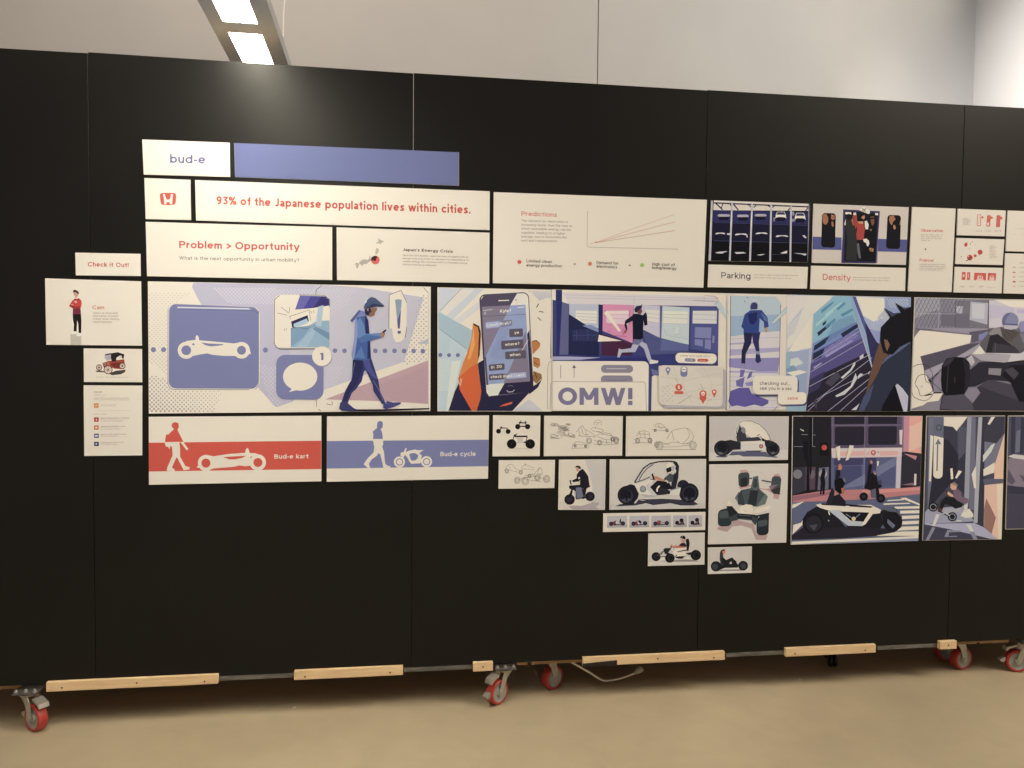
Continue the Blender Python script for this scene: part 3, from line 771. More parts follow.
A.lines('3C3E66', 6, ['95,254 985,282', '85,428 985,452']); A.lines('4A4A62', 4, ['95,536 210,526', '850,544 970,548', '640,562 780,552'])
A.lines('B9B9C6', 17, ['66,45 47,618', '258,62 236,620', '450,76 429,625', '632,85 622,630', '823,96 815,633']); A.line('85859C', 9, '993,80 984,630')
A.lines('E2DDD4', 7, ['62,140 47,400', '254,150 246,300', '446,160 440,300'])
A.done()
A = Board('parking_caption', [(708.8, 264.5), (808, 266.9), (806.9, 288.6), (707.8, 287.2)], 'white caption strip reading Parking under the stacked car park', W='D8CDBA')
A.f(700, 190, 4.876).part('heading').text('33354F', 'Parking', 104, 430, 246, 434, 29, .14)
A.part('body_text').greek('8D857A', 265, 417, 484, 421, 6, 3).greek('8D857A', 265, 430, 448, 434, 6, 4); A.done()
A = Board('density_picture', [(813.6, 203.7), (908.8, 207.2), (905.9, 264.9), (812, 262.8)], 'picture of a packed commuter train with people pressed in the doorway', W='D9D0C0', base='CBC1B6')
A.f(808, 196, 9.85).part('train_side').poly('515690', '40,400 330,408 328,532 38,526').poly('515690', '690,422 985,430 978,553 684,546')
A.part('train_window#1').rr('16171F', '139,167 274,171 266,510 129,504', 30).part('train_window#2').rr('16171F', '783,186 916,190 906,523 768,518', 30)
A.poly('8B86AC', '338,400 352,655 326,660 328,530').poly('8B86AC', '690,420 684,660 668,660')
A.part('window_passengers#1').poly('A5694A', '148,180 180,176 200,215 196,260 175,285 150,270 142,225').poly('A5694A', '228,180 262,190 266,225 240,238 225,220').poly('A5694A', '230,252 246,250 254,290 244,308 232,290')
A.part('window_passengers#2').poly('A5694A', '803,198 845,192 862,232 840,250 825,290 808,270 798,235').poly('B07A52', '843,282 858,290 866,318 848,334 838,310').poly('B07A52', '906,240 914,245 910,290 902,285')
A.part('doorway').poly('3C3666', '346,132 708,150 688,430 672,664 330,660 342,400').poly('1B1C26', '364,150 690,166 676,420 664,650 352,645 360,400')
A.part('doorway_crowd').poly('E0D9CC', '368,158 424,160 428,182 366,180').poly('E0D9CC', '660,168 690,170 688,190 662,188').poly('D9D3C8', '374,214 386,218 366,292 356,280')
A.poly('2E3133', '372,196 390,178 415,180 425,210 440,290 470,330 482,430 478,640 372,632 384,420 368,330').poly('1A1B20', '378,190 392,176 414,178 424,215 408,240 388,230')
A.poly('9A4434', '438,200 455,172 478,182 485,250 470,330 455,290').poly('DCCEC0', '446,165 470,162 476,185 446,190').poly('B5563C', '425,240 440,215 452,290 444,295')
A.poly('AB3A39', '470,245 505,268 545,262 560,330 552,370 548,432 480,432 474,380 482,330').poly('17171D', '484,210 515,195 530,215 535,240 500,246 484,236').poly('C2805C', '520,190 555,185 560,215 545,232 528,220').poly('17171D', '516,186 545,176 560,186 540,196 524,206')
A.poly('C98E70', '482,252 545,250 540,276 505,272').poly('D9D5CF', '556,248 578,244 596,280 590,328 566,330 558,300').poly('15161C', '606,190 636,176 658,192 655,230 668,250 668,420 658,640 520,640 520,600 545,520 556,430 570,360 610,330 604,250')
A.poly('7B5239', '612,232 650,226 652,262 640,292 625,284').poly('7B5239', '610,205 650,200 650,212 612,216').poly('8A6448', '606,330 628,322 624,346 610,344')
A.poly('DAD5CC', '540,428 572,418 598,440 603,470 590,498 578,492 572,466 548,452').poly('62646E', '478,470 500,465 520,612 500,616 486,560').poly('A8784A', '600,514 618,510 646,520 640,550 606,544').lines('5A3F2C', 4, ['612,520 608,542', '626,520 624,546'])
A.part('roof_badge').rr('DCD4C6', '496,140 548,104 610,142 604,182', 14).lines('4A4640', 7, ['532,124 552,138 572,124', '552,138 548,158', '560,146 566,158', '538,150 530,140'])
A.done()
A = Board('density_caption', [(811.4, 265.7), (905.9, 267.9), (905.1, 290.9), (810.3, 289.1)], 'white caption strip reading Density in red under the train', W='D8CDBA')
A.f(700, 190, 4.876).part('heading').text('CE4F45', 'Density', 599, 438, 733, 443, 29, .14)
A.part('body_text').greek('8D857A', 748, 429, 930, 433, 6, 5).greek('8D857A', 748, 441, 930, 445, 6, 6); A.done()
A = Board('observation_card', [(912.3, 206.9), (955.7, 208.6), (951.7, 292.1), (908.1, 291.2)], 'tall white card with the red headings Observation and Proposal', W='DDD2BE')
A.f(880, 190, 6.403).part('heading').text('D2564C', 'Observation', 263, 267, 403, 270, 18, .20).part('heading#1').text('D2564C', 'Proposal', 253, 457, 342, 459, 18, .20)
A.part('body_text')
for i, (y, x0, x1) in enumerate(((290, 263, 410), (302, 263, 398), (314, 263, 400), (326, 263, 325), (480, 253, 423), (492, 253, 420), (504, 253, 425), (515, 253, 405))):
    A.greek('9A9186', x0, y, x1, y + 1.5, 8, i + 20)
A.circ('8A4A48', 291, 379, 5); A.done()
GD = 'white diagram cards stacked beside the Observation card'
A = Board('diagram_card', [(957.9, 208.7), (1005.9, 210.5), (1004.5, 236.4), (957, 235.1)], 'white diagram card with three upright red bars, topmost of its stack', group=GD, W='E4D9C6')
A.f(950, 205, 8.08).part('red_bars').rro('D95B50', 5, '222,78 250,79 246,168 219,167', 6).line('E59C90', 4, '236,90 232,158')
A.rr('DD6558', '300,82 330,83 324,175 293,174', 5).rr('F0D0C4', '302,140 316,141 313,168 299,167', 3).rr('DD6558', '378,84 406,85 402,178 373,177', 5).rro('D0483F', 3, '378,84 406,85 402,178 373,177', 5)
A.circs('DD6558', [(262, 100, 9), (336, 103, 10), (413, 106, 11)])
A.part('body_text')
for i in range(7): A.greek('9A9186', 105, 112 + i * 8, 150 + (i * 13) % 32, 113 + i * 8, 5, i)
for x in (207, 280, 360):
    for i in range(2): A.greek('9A9186', x + i * 2, 206 + i * 9, x + 55, 207 + i * 9, 5, i + x)
A.done()
A = Board('diagram_card', [(956.5, 237.9), (1004.5, 239.4), (1002.6, 265.1), (955.4, 264)], 'white diagram card with a scatter of round red blobs', group=GD, W='E4D9C6')
A.f(950, 205, 8.08).part('red_blobs').circs('D2473F', [(128, 323, 14), (160, 425, 23), (203, 410, 12), (243, 381, 20)]).poly('D2473F', '114,318 124,306 138,302 142,314').ring('B03A36', 243, 381, 10, 4).lines('6A3A36', 6, ['160,405 160,445', '142,428 178,420', '152,440 130,452'])
A.circs('E9A79C', [(150, 416, 7), (205, 320, 4), (235, 405, 6)]).circs('6B655E', [(90, 418, 4), (165, 314, 4), (180, 298, 4), (155, 356, 3)])
A.part('body_text')
for i in range(9): A.greek('D98A80' if i in (3, 4, 5) else '9A9186', 320, 332 + i * 12, 362 + (i * 17) % 24, 333 + i * 12, 6, i + 50)
A.done()
A = Board('diagram_card', [(955, 266.8), (1002.9, 267.9), (1001.7, 293.4), (953.7, 292.4)], 'white diagram card with four solid red blocks, lowest of its stack', group=GD, W='E4D9C6')
A.f(950, 205, 8.08).part('red_blocks').polys('D9554B', ['97,542 127,543 124,606 93,605', '139,543 164,544 161,606 136,605', '197,547 293,550 290,609 192,607', '307,549 373,551 369,610 303,609'])
A.polys('EFC3B6', ['104,560 118,561 116,582 102,582', '146,556 152,556 150,590 144,590']).circs('EFC3B6', [(243, 588, 24), (338, 584, 17)]).polys('EFC3B6', ['212,600 275,602 275,609 212,608', '318,590 358,590 358,608 318,608']).ring('D9554B', 245, 580, 11, 6).circs('D9554B', [(338, 578, 7)])
A.part('body_text')
for i, x in enumerate((80, 155, 228)): A.greek('8A8178', x, 660, x + 42, 661, 7, i).greek('9A9186', x + 6, 668, x + 36, 669, 5, i + 4)
A.greek('D98A80', 302, 666, 374, 668, 6, 9); A.done()
A = Board('notes_card', [(1007.8, 210.5), (1043, 211.8), (1041, 252.2), (1005.9, 251.1)], 'white card with faint grey notes, cut by the frame, upper of the pair', W='EADFCB')
A.f(950, 205, 8.08).part('body_text').greek('C4BBAE', 520, 193, 600, 194, 6, 1).greek('C4BBAE', 510, 240, 542, 241, 6, 2).greek('C4BBAE', 588, 195, 660, 196, 6, 3).greek('C4BBAE', 590, 242, 640, 243, 6, 4); A.done()
A = Board('notes_card', [(1005.4, 253.2), (1041, 254.3), (1039.2, 294.2), (1003.5, 293.4)], 'white card with a column of tiny red kart marks, cut by the frame', W='EADFCB')
A.f(950, 205, 8.08).part('kart_marks')
for i, y in enumerate((505, 545, 582, 620, 658)): A.polys(('C9C0B4', 'D9897E', 'E0A89C', 'B0605A', 'E8BDB0')[i], [[(505, y), (512, y - 8), (525, y - 6), (533, y), (528, y + 5), (508, y + 5)]])
A.part('body_text')
for i, y in enumerate((472, 508, 545, 583, 622, 658)): A.greek('8A8178', 562 - i * 2, y, 640, y + 2, 8, i + 5)
A.done()

# ------------------------------------------------ first column
A = Board('invitation_card', [(75.2, 252.6), (140.2, 253.8), (140.5, 276), (75.8, 275.3)], 'small white card reading Check it Out in red', W='E8DBC7')
A.f(30, 240, 3.338).part('lettering').text('CB5044', 'Check it Out!', 193, 88, 329, 91, 14.5, .19); A.done()
A = Board('portrait_board', [(45, 278.3), (140.8, 281.3), (141.7, 345.7), (46.2, 344.8)], 'white board with a standing person in a red top, arms crossed', W='E8DBC7')
A.f(56, 285, 12.8).part('standing_person').poly('C6BDAC', '182,628 322,628 322,768 187,766')
A.poly('E9E6E0', '188,622 206,600 228,588 262,600 256,622 214,632').poly('E9E6E0', '256,650 290,612 325,622 318,652 280,658')
A.poly('241D22', '214,368 320,368 326,470 322,616 290,612 284,490 270,452 264,594 226,592 230,500 218,450')
A.poly('7E2640', '218,296 314,292 320,374 214,374').poly('D3352F', '205,205 242,172 262,180 292,168 322,195 330,240 322,275 310,302 220,302 192,282 165,272 180,246')
A.poly('A82A2C', '165,270 200,258 250,278 312,268 312,300 222,302 192,284').poly('E4B8A6', '228,205 262,200 272,225 250,232').poly('C9947C', '190,244 214,238 228,258 200,262').poly('8E2A2C', '236,176 262,182 290,170 276,196 250,200 236,192')
A.poly('CD9E88', '224,92 262,90 290,112 278,140 266,162 248,168 240,142 228,120').poly('4B3A33', '216,78 236,60 272,72 295,96 290,120 276,112 262,96 240,92 226,100')
A.f(80, 275, 10.24).part('heading').text('D9695C', 'Cam', 128, 349, 247, 351, 36, .14)
A.part('body_text')
for i, (t, x1) in enumerate((('wants an enjoyable', 388), ('alternative to public', 396), ('transit when feeling', 398), ('claustrophobic', 330))):
    A.text('A1978A', t, 135, 397 + i * 30.5, x1, 399 + i * 30.5, 19, .13)
A.done()
A = Board('antique_car_card', [(83.6, 348.4), (141.7, 349), (142, 382.3), (83.9, 382)], 'small white card with a red antique motor car', W='E8DBC7')
A.f(80, 345, 6.68).part('antique_car').poly('4B443F', '190,190 240,172 305,165 300,182 270,196 215,202').poly('4B443F', '102,172 130,170 175,178 165,182 110,180')
A.poly('A5402E', '150,122 190,106 240,102 296,96 300,142 292,162 230,158 190,142 160,152').poly('7A2A22', '200,128 240,118 296,120 296,150 232,152').poly('C2613F', '168,118 195,108 200,134 175,140')
A.poly('2B2428', '206,56 252,48 296,62 292,88 286,98 282,84 262,74 244,84 240,108 214,112 206,88').poly('D9CBBB', '262,72 278,70 280,84 264,86').poly('B3AFB6', '164,64 204,58 207,96 178,106 166,88').poly('3A3038', '168,62 206,54 206,62 172,70')
for x, y, r_ in ((128, 150, 20), (188, 166, 29), (283, 140, 21), (166, 130, 13)):
    A.circ('DCCDB8', x, y, r_).ring('6E3026', x, y, r_ - 2, 5).lines('8A4A38', 2, [[(x + r_ * .9 * math.cos(R(a)), y + r_ * .9 * math.sin(R(a))), (x - r_ * .9 * math.cos(R(a)), y - r_ * .9 * math.sin(R(a)))] for a in (10, 55, 100, 145)]).circ('4A2A24', x, y, 5)
A.part('body_text').greek('A1978A', 108, 217, 322, 218, 6, 3); A.done()
A = Board('contents_sheet', [(83.6, 385.3), (142, 385.6), (142, 455.4), (84.2, 456)], 'white text sheet with five coloured icon squares down one side', W='E8DBC7')
A.f(80, 345, 6.68).part('icons').polys('DB8B3C', ['93,389 124,389 124,420 93,420']).polys('C03B34', ['94,483 125,483 125,513 94,513']).polys('D9683A', ['94,537 125,537 125,566 94,566']).polys('46649F', ['94,592 126,592 126,621 94,621']).polys('323F72', ['94,647 126,647 126,675 94,675'])
A.polys('E4C9A0', ['102,402 114,399 114,408 102,409']).polys('E8D0C8', ['104,500 110,490 116,500', '107,499 113,499 113,506 107,506', '102,546 117,546 117,557 102,557', '100,602 120,602 120,612 100,612']).circs('C9CCDC', [(109, 661, 6)])
A.part('body_text')
A.greek('3F3A38', 93, 319, 148, 319, 10, 1)
for i, (y, x0, x1) in enumerate(((331, 93, 130), (338, 93, 175), (355, 93, 335), (362, 93, 330), (369, 93, 333), (402, 138, 248), (409, 138, 238), (496, 140, 270), (504, 140, 300), (511, 140, 292), (550, 140, 260), (558, 140, 272), (566, 140, 262), (606, 140, 250), (613, 140, 264), (661, 140, 248), (668, 140, 260))):
    A.greek('A89E92', x0, y, x1, y + .5, 5, i + 9)
for i, (y, x1) in enumerate(((491, 334), (546, 308), (599, 314), (653, 300))): A.greek('6B635C', 140, y, x1, y, 7, i + 60)
A.greek('C07A50', 93, 465, 180, 465, 7, 77).line('C9BFB1', 1.5, '93,438 335,438'); A.done()

# ------------------------------------------------ walking picture
A = Board('walking_picture', [(147.8, 281.3), (430.8, 286.6), (430.4, 411), (148.8, 413.6)], 'wide picture of a walking person in a blue hoodie looking at a phone', W='EADFCB', inset=0.5)
A.f(140, 270, 5.12).part('printed_background').dots('D2C8BC', '50,120 270,110 150,200 145,540 50,470', 21, 3.5, 4.2)
A.dots('B3A9A4', '50,535 150,560 190,615 420,620 380,725 50,725', 22, 2.4, 6.5, (-.6, .8))
A.f(260, 270, 5.122).poly('BEBACC', '-340,62 285,72 300,400 170,672 82,703 -10,602 -300,180 -348,88').poly('C5C2CE', '280,72 520,90 838,140 738,470 560,530 335,612 170,668 150,400')
A.dots('D0CCD6', '-240,85 280,100 250,180 -170,170', 19, 5.5).dots('CFCBD6', '300,100 500,100 420,200 300,260', 19, 5, 3).dots('CFCBD6', '-10,480 85,500 110,690 60,690', 22, 5).dots('CFCBD4', '335,500 430,490 400,580 335,600', 19, 4.5)
A.poly('DAD4D4', '330,612 738,470 760,478 862,440 862,462 335,663').poly('EADFCB', '335,612 738,470 862,440 862,462 335,663')
A.poly('C4A0A8', '333,663 862,462 862,686 640,672').dots('B893A0', '560,610 860,490 860,680 690,665', 12, 3)
A.dots('B4B0B4', '820,130 862,120 862,460 730,490 745,440', 24, 4.2).poly('B9BFCB', '806,378 862,350 862,378')
A.lines('4B4658', 2.5, ['318,78 288,102 285,130', '838,90 862,118', '288,660 290,700', '342,686 368,692', '368,672 372,690', '300,712 312,722']); A.line('B8AFA8', 2, '862,120 862,720')
A.part('dotted_line').circs(BLU, [(28, 410, 13), (384, 413, 12), (433, 414, 12), (591, 414, 12), (640, 414, 12), (689, 414, 12), (738, 415, 12), (787, 415, 12), (834, 416, 12)])
A.f(140, 270, 5.12).circs(BLU, [(69, 408, 13), (121, 408, 13)])
A.part('kart_icon_card').rr('E6DECF', '138,172 614,190 612,616 140,616', 38).line('6A6470', 2.5, '144,195 143,582 152,602 168,612 560,612').line('6A6470', 2.5, '608,210 607,590 590,612').rr('7A7FAC', '150,173 609,191 605,608 147,606', 36)
A.poly('D4D2DE', '190,188 555,195 570,203 192,195').line('5D6292', 2, '200,202 585,208 606,222')
A.poly('EADFCB', '214,380 240,363 284,358 286,340 293,332 300,342 304,360 330,362 400,368 480,376 520,369 548,378 562,405 568,432 556,428 545,445 500,440 430,440 370,434 345,427 310,432 262,442 230,452')
A.circs('EADFCB', [(237, 411, 44), (520, 411, 43)]).circs('7A7FAC', [(237, 411, 25), (520, 411, 23)]).poly('7A7FAC', '312,371 350,376 425,380 428,384 402,388 362,391 335,385').poly('7A7FAC', '266,377 276,375 282,383 270,386')
A.f(260, 270, 5.122).part('pocket_picture').rr('EADFCB', '72,126 358,128 357,402 70,400', 34).line('4A4558', 3, '100,130 75,152 73,375 84,395 102,405 330,404 356,380').line('4A4558', 2.5, '200,128 330,130 356,150 357,190')
A.poly('4E4A96', '205,131 335,135 354,152 355,182 262,196 180,203').poly('3C3670', '318,133 354,150 355,182 270,195').poly('6A68B0', '205,131 262,133 222,198 180,203')
A.poly('8FB1C7', '158,298 250,285 290,262 356,258 356,396 158,396').poly('79A0BE', '158,298 262,284 222,345 158,396').poly('9CBBCD', '270,300 300,290 240,396 180,396').poly('6F93B5', '285,290 356,322 356,360 270,302')
A.poly('2B2E5A', '160,264 244,231 250,262 235,275 180,295 165,296').poly('A9C4D4', '172,276 240,248 248,268 200,290 174,294').poly('A9C4D2', '298,188 325,180 322,215 314,288 286,286')
A.lines('5E5A66', 2, ['88,220 140,232', '108,190 150,222', '152,192 150,215', '158,252 152,238 252,205 260,260', '260,208 266,222', '272,206 278,220', '126,300 128,312', '136,298 136,308', '158,300 200,294 240,302 285,282'])
A.part('message_icon').rr(BLU, '84,434 326,436 325,664 83,662', 44).circ('EADFCB', 206, 546, 88, 72).poly('EADFCB', '166,594 160,612 148,625 178,618 200,612')
A.circ('9A98B0', 320, 446, 50).circ('EADFCB', 317, 441, 50).text('6E74A4', '1', 306, 461, 325, 461, 37, .22)
A.part('alert_mark').poly('EADFCB', '660,128 722,106 752,165 752,290 740,350 725,370 695,372 682,345 676,300 660,300', False).lines('55505E', 2.5, ['660,300 662,128 722,104 752,168', '752,290 744,345']).poly('8CA2B6', '692,153 708,150 726,153 719,250 716,300 706,300').poly('525C92', '722,205 716,300 706,300 704,258').poly('525C92', '704,312 722,312 720,326 706,326')
A.f(330, 285, 6.05).part('walking_person', 'walking person in a blue hoodie and flat cap')
A.poly('26263C', '150,752 300,752 600,744 600,752 300,764 120,764')
A.poly('383B6E', '138,446 250,444 262,482 292,572 303,640 336,712 316,722 264,644 258,602 216,514 206,522 192,582 156,632 132,652 108,714 70,706 92,640 132,568')
A.poly('4C5290', '196,450 238,448 250,500 290,570 262,560 214,505').poly('2C2E5C', '138,446 200,452 195,520 160,600 118,650 100,700 78,700 100,636 134,566').lines('8C90B8', 2, ['262,578 300,640 322,700', '150,470 128,580'])
A.poly('3C4074', '62,712 76,704 106,712 140,742 166,755 122,764 70,760 56,748').poly('474C88', '322,716 345,702 380,710 428,709 428,720 386,738 340,751 322,746').lines('B9BCD4', 2.5, ['332,706 345,716'])
A.poly('3F62A0', '150,206 178,168 214,170 230,222 236,292 244,440 252,450 200,456 138,452 132,430 146,330').poly('8C96C6', '150,206 162,196 168,300 150,430 145,452 134,450 130,420 146,330').poly('2A3266', '212,176 232,214 240,300 248,446 226,446 228,340 214,330')
A.poly('7A83B8', '122,216 176,150 214,162 222,186 196,190 158,198 134,230').poly('5A5F98', '122,216 176,152 186,158 140,222')
A.poly('6288BE', '163,216 184,198 206,240 216,296 306,289 316,316 238,338 186,352 170,324').poly('4A70AA', '170,324 216,300 306,310 316,316 238,338 186,352').poly('557CB4', '150,440 190,370 214,446')
A.poly('B8825C', '303,292 322,280 334,296 322,318 306,314').poly('2A2A42', '316,284 336,268 342,274 326,292')
A.poly('8F6752', '232,142 284,136 284,152 273,166 270,184 246,194 228,182 222,160').poly('2E2F4C', '208,148 242,138 252,160 240,170 232,188 214,176').poly('BC8668', '222,142 232,138 234,158 226,158')
A.poly('4A5A7C', '204,140 214,98 250,72 276,80 304,104 332,128 318,133 282,126 240,136 216,150').poly('2F3A5C', '214,142 262,112 330,128 318,133 282,128 240,138').poly('CFD2DA', '204,122 214,80 230,72 222,104')
A.done()

# ------------------------------------------------ phone picture
A = Board('phone_picture', [(437.5, 287.3), (551.3, 289.7), (551.6, 411.6), (437.5, 411.3)], 'picture of a hand holding a smartphone that shows a chat', W='E3D8C5', inset=0.5)
A.f(436, 285, 6.0).part('printed_background').poly('C6CDD4', '14,16 290,24 270,40 100,210 14,158').poly('DCD6CC', '140,25 230,28 60,185 25,160').poly('D6D3D0', '255,100 262,140 150,228 110,210').lines('4C4858', 2, ['160,14 24,156'])
A.poly('A2BCC9', '14,160 218,272 222,330 188,404 14,262').poly('BACBD3', '14,262 184,386 172,440 92,756 14,756').poly('B2C8CE', '14,262 90,318 70,420 14,420').lines('5A6070', 1.6, ['24,266 184,384'])
A.dots('D0DADE', '20,440 110,450 80,640 20,640', 16, 4.5).poly('D3DADB', '95,460 150,450 84,756 58,756').poly('CACAD0', '455,760 560,685 645,760')
A.circs('6D76A8', [(26, 420, 12), (78, 421, 12), (131, 421, 12)]).dots('B4B8C8', '560,40 700,40 700,70 620,90', 14, 4, 5)
A.poly('2C3268', '690,84 720,84 720,452 686,440').lines('7A7480', 2, ['668,745 670,490 680,462 700,456', '684,745 688,590 700,580'])
A.lines('45404E', 5, ['616,112 602,136', '618,158 645,163', '610,195 630,213'])
A.part('hand', 'orange hand with a dark sleeve').poly('2C2948', '74,758 112,640 152,556 262,462 292,446 310,600 330,668 560,646 456,758').poly('2C2948', '556,620 602,596 636,566 612,614 560,656')
A.poly('C67C38', '574,336 600,330 626,356 620,376 580,416').poly('C67C38', '582,432 622,442 626,482 610,500 584,484').poly('9C6E3C', '584,516 632,534 636,560 604,592 580,572').lines('54301E', 4, ['580,338 602,332 624,352', '584,436 620,444', '586,462 612,480', '590,520 606,560'])
A.poly('DA7C30', '222,230 240,238 256,250 270,292 266,380 250,470 272,640 264,690 242,760 216,758 142,628 134,560 164,462 188,404 212,322').poly('DA5A22', '136,556 200,500 246,470 272,640 264,690 242,760 216,758 142,628').poly('EAA04C', '226,250 246,262 240,340 206,440 190,450 214,330').poly('4A2A20', '222,228 258,246 268,280 262,420 252,450 256,300').poly('DA7C30', '224,240 250,254 258,290 250,420 236,450 230,300')
A.poly('DF5E2A', '380,730 404,716 458,700 456,712 420,724').lines('F0C8A0', 3, ['148,560 140,600', '156,560 146,606'])
A.part('smartphone', 'tilted smartphone with a grey and blue chat screen').rr('35304A', '258,58 556,42 586,646 298,676', 36).rr('E4DED6', '266,62 552,48 580,640 304,668', 32).lines('6A6472', 2.5, ['566,280 580,630'])
A.poly('544B62', '264,96 290,58 487,49 432,146 276,150').poly('544B62', '264,96 276,130 316,600 302,600').poly('2F2A48', '405,590 470,440 560,270 584,640 372,660').poly('DBDBE0', '300,600 412,588 372,658 316,668')
A.poly('93A3CC', '275,131 537,118 564,578 313,596').poly('857C92', '275,131 447,122 292,440').poly('857C92', '537,280 564,578 404,590 470,440').dots('8795C2', '400,220 440,250 360,440 320,440', 14, 4.5).dots('8795C2', '420,270 440,430 340,470 330,400', 14, 4)
A.line('4A4358', 2, '280,188 540,176').line('EDE6DA', 6, '374,94 438,92').circs('5A5468', [(479, 90, 4)]).line('C9C4C4', 4, '284,154 340,146').line('E9E4DE', 5, '490,136 530,132').lines('E2DCD6', 3, ['298,162 290,170 298,178'])
A.text('EFE8DC', 'Kyle?', 384, 166, 450, 162, 18, .20)
A.part('chat_bubbles')
A.rr('7C80A6', '295,222 455,208 457,244 297,264', 8).rr('A4B0D4', '296,224 384,216 384,252 298,262', 8).text('E9E4E0', 'Lunch Brah?', 304, 250, 448, 235, 17, .18)
for q, t, x0, y0, x1, y1 in (('438,265 520,260 522,310 440,313', 'ye', 470, 294, 498, 292), ('390,336 522,325 524,378 392,388', 'where?', 414, 366, 500, 358), ('414,400 538,392 540,440 416,446', 'when', 442, 428, 506, 424), ('316,478 410,470 412,508 318,516', 'in 30', 330, 502, 394, 496)):
    A.rr('5F5868', q, 7).text('E9E4E0', t, x0, y0, x1, y1, 17, .18)
A.rr('A4B0D4', '317,537 540,522 543,555 318,571', 7).poly('857C92', '400,532 440,529 420,563 400,565').rr('5F5868', '317,537 408,531 406,565 318,571', 7).text('E9E4E0', 'check maps I sent', 328, 560, 528, 547, 17, .18)
A.lines('D8D3D4', 4, ['424,632 434,642 458,640 470,630']).lines('8A8494', 3, ['430,608 446,602 462,608']).line('E9E4E0', 3, '552,330 518,390'); A.done()

# ------------------------------------------------ long comic strip board
A = Board('comic_strip', [(551.8, 289.4), (910.9, 297.3), (910.3, 411.6), (551.8, 411.0)], 'long comic strip board with a runner, a map, OMW lettering and a tower', W='DDD2BF', inset=0.5)
A.f(545, 280, 5.389).part('shop_street').poly('D2CAD0', '92,66 930,90 940,152 128,132').lines('A9A3B4', 1.6, ['105,80 930,102', '110,96 930,112', '480,90 480,130', '858,88 858,118']).lines('7E7894', 2, ['800,110 935,118'])
A.poly('3C427C', '32,104 128,130 936,142 932,462 612,462 610,502 576,520 572,712 548,712 548,440 30,438')
A.poly('2A3068', '58,45 92,48 92,120 72,438 58,438').poly('3E4276', '30,104 60,110 64,300 60,438 28,438').poly('60628E', '92,118 130,130 128,402 78,402').poly('23284F', '128,128 290,132 292,412 126,402')
A.poly('B4BACB', '130,128 290,132 288,280 226,246 130,184').poly('DCD6CE', '165,164 280,166 278,234 206,232 165,206').lines('A8A6B8', 2, ['168,180 278,184', '172,196 278,202', '190,214 278,218']).poly('30355F', '146,270 290,258 292,330 150,330').poly('7E8CB8', '200,246 250,242 288,262 288,282').lines('454C80', 3, ['148,300 290,296', '170,270 170,320', '230,270 230,320'])
A.poly('252B5C', '288,130 312,136 310,300 288,296').poly('D988B0', '312,130 476,135 472,340 310,274').poly('4B2342', '308,290 474,345 470,412 303,406').poly('E0C2CC', '332,166 452,164 448,242 330,230').lines('C89AB0', 2, ['334,186 450,188', '334,206 450,210']).poly('E6D0D2', '335,168 452,166 450,180 340,182').lines('8A3F66', 2, ['335,280 350,276', '360,300 440,304', '420,262 420,300', '448,162 456,168 456,240'])
A.poly('C2BECE', '477,134 626,140 618,312 534,270 477,250').poly('D8D3D4', '545,160 618,164 616,232 545,222').lines('A9A6BC', 2, ['548,180 618,186', '548,200 616,208', '548,222 616,232', '560,250 600,262']).poly('5A609A', '618,140 630,140 626,312 618,312')
A.poly('BECBD2', '632,140 778,148 774,348 626,318').poly('D8D8D4', '636,166 770,170 766,236 634,234').lines('9FACB8', 2, ['636,184 770,188', '636,202 768,210', '636,234 766,238', '640,262 655,300', '660,300 770,316', '690,262 726,252 726,292 696,296']).poly('C8D0D2', '700,255 726,252 724,290 698,292').poly('DCDCD6', '635,168 768,176 766,186 636,180')
A.poly('4C5490', '786,144 936,150 932,398 780,372').poly('D0CED8', '796,166 926,166 924,236 794,234').lines('9CA0BC', 2, ['796,184 926,190', '796,210 924,216']).poly('7D83B4', '808,254 896,256 893,316 806,310').polys('7D83B4', ['806,318 850,322 850,358 806,350', '862,320 894,322 892,376 860,368', '902,300 914,302 912,340 900,338']).lines('3C427C', 2.5, ['780,372 932,398', '786,144 782,372'])
A.poly('4D5488', '520,268 620,312 774,350 772,396 560,402').poly('5C659A', '626,318 774,350 772,380 622,380').poly('343A78', '28,404 300,410 930,398 932,462 612,462 28,438').poly('2C3270', '190,420 560,418 560,438 190,434').poly('9FA2C4', '28,412 130,412 300,418 190,430 28,432').poly('6A70A4', '570,478 616,492 612,516 578,512')
A.polys('E9E2D2', ['316,178 336,164 408,272 398,280', '290,295 414,328 284,332'])
A.poly('BACBCF', '914,132 936,112 1024,216 1004,238').lines('5A5468', 1.6, ['860,84 915,88 934,104', '914,132 936,112'])
A.lines('6A6470', 2, ['965,672 988,690', '992,85 984,600'])
A.f(550, 285, 8.53).part('running_person', 'running person seen from the side').poly('6C7098', '712,448 786,455 804,502 742,522 704,512')
A.poly('B0B0C4', '704,505 758,512 726,572 612,576 592,618 572,616 586,540 612,550 690,538').f(630, 285, 6.0).poly('A9ACC4', '70,340 98,352 112,390 128,446 170,456 166,468 118,474 100,436 84,384 52,356').poly('D5D4DC', '120,448 168,454 166,468 118,474')
A.f(550, 285, 8.53).poly('1D1F38', '705,258 640,304 634,346 648,384 628,418 660,384 652,330 716,300').poly('191A30', '704,248 742,244 792,258 806,240 814,246 826,250 830,340 806,348 796,300 790,450 776,466 710,462 704,320').poly('9A5A4C', '636,384 658,380 648,408 628,416').poly('2A2440', '806,238 820,234 824,262 808,264')
A.poly('7E463E', '744,218 776,198 786,226 770,252 746,242').poly('23264A', '718,206 736,180 770,176 784,164 782,196 748,220 742,236 724,230')
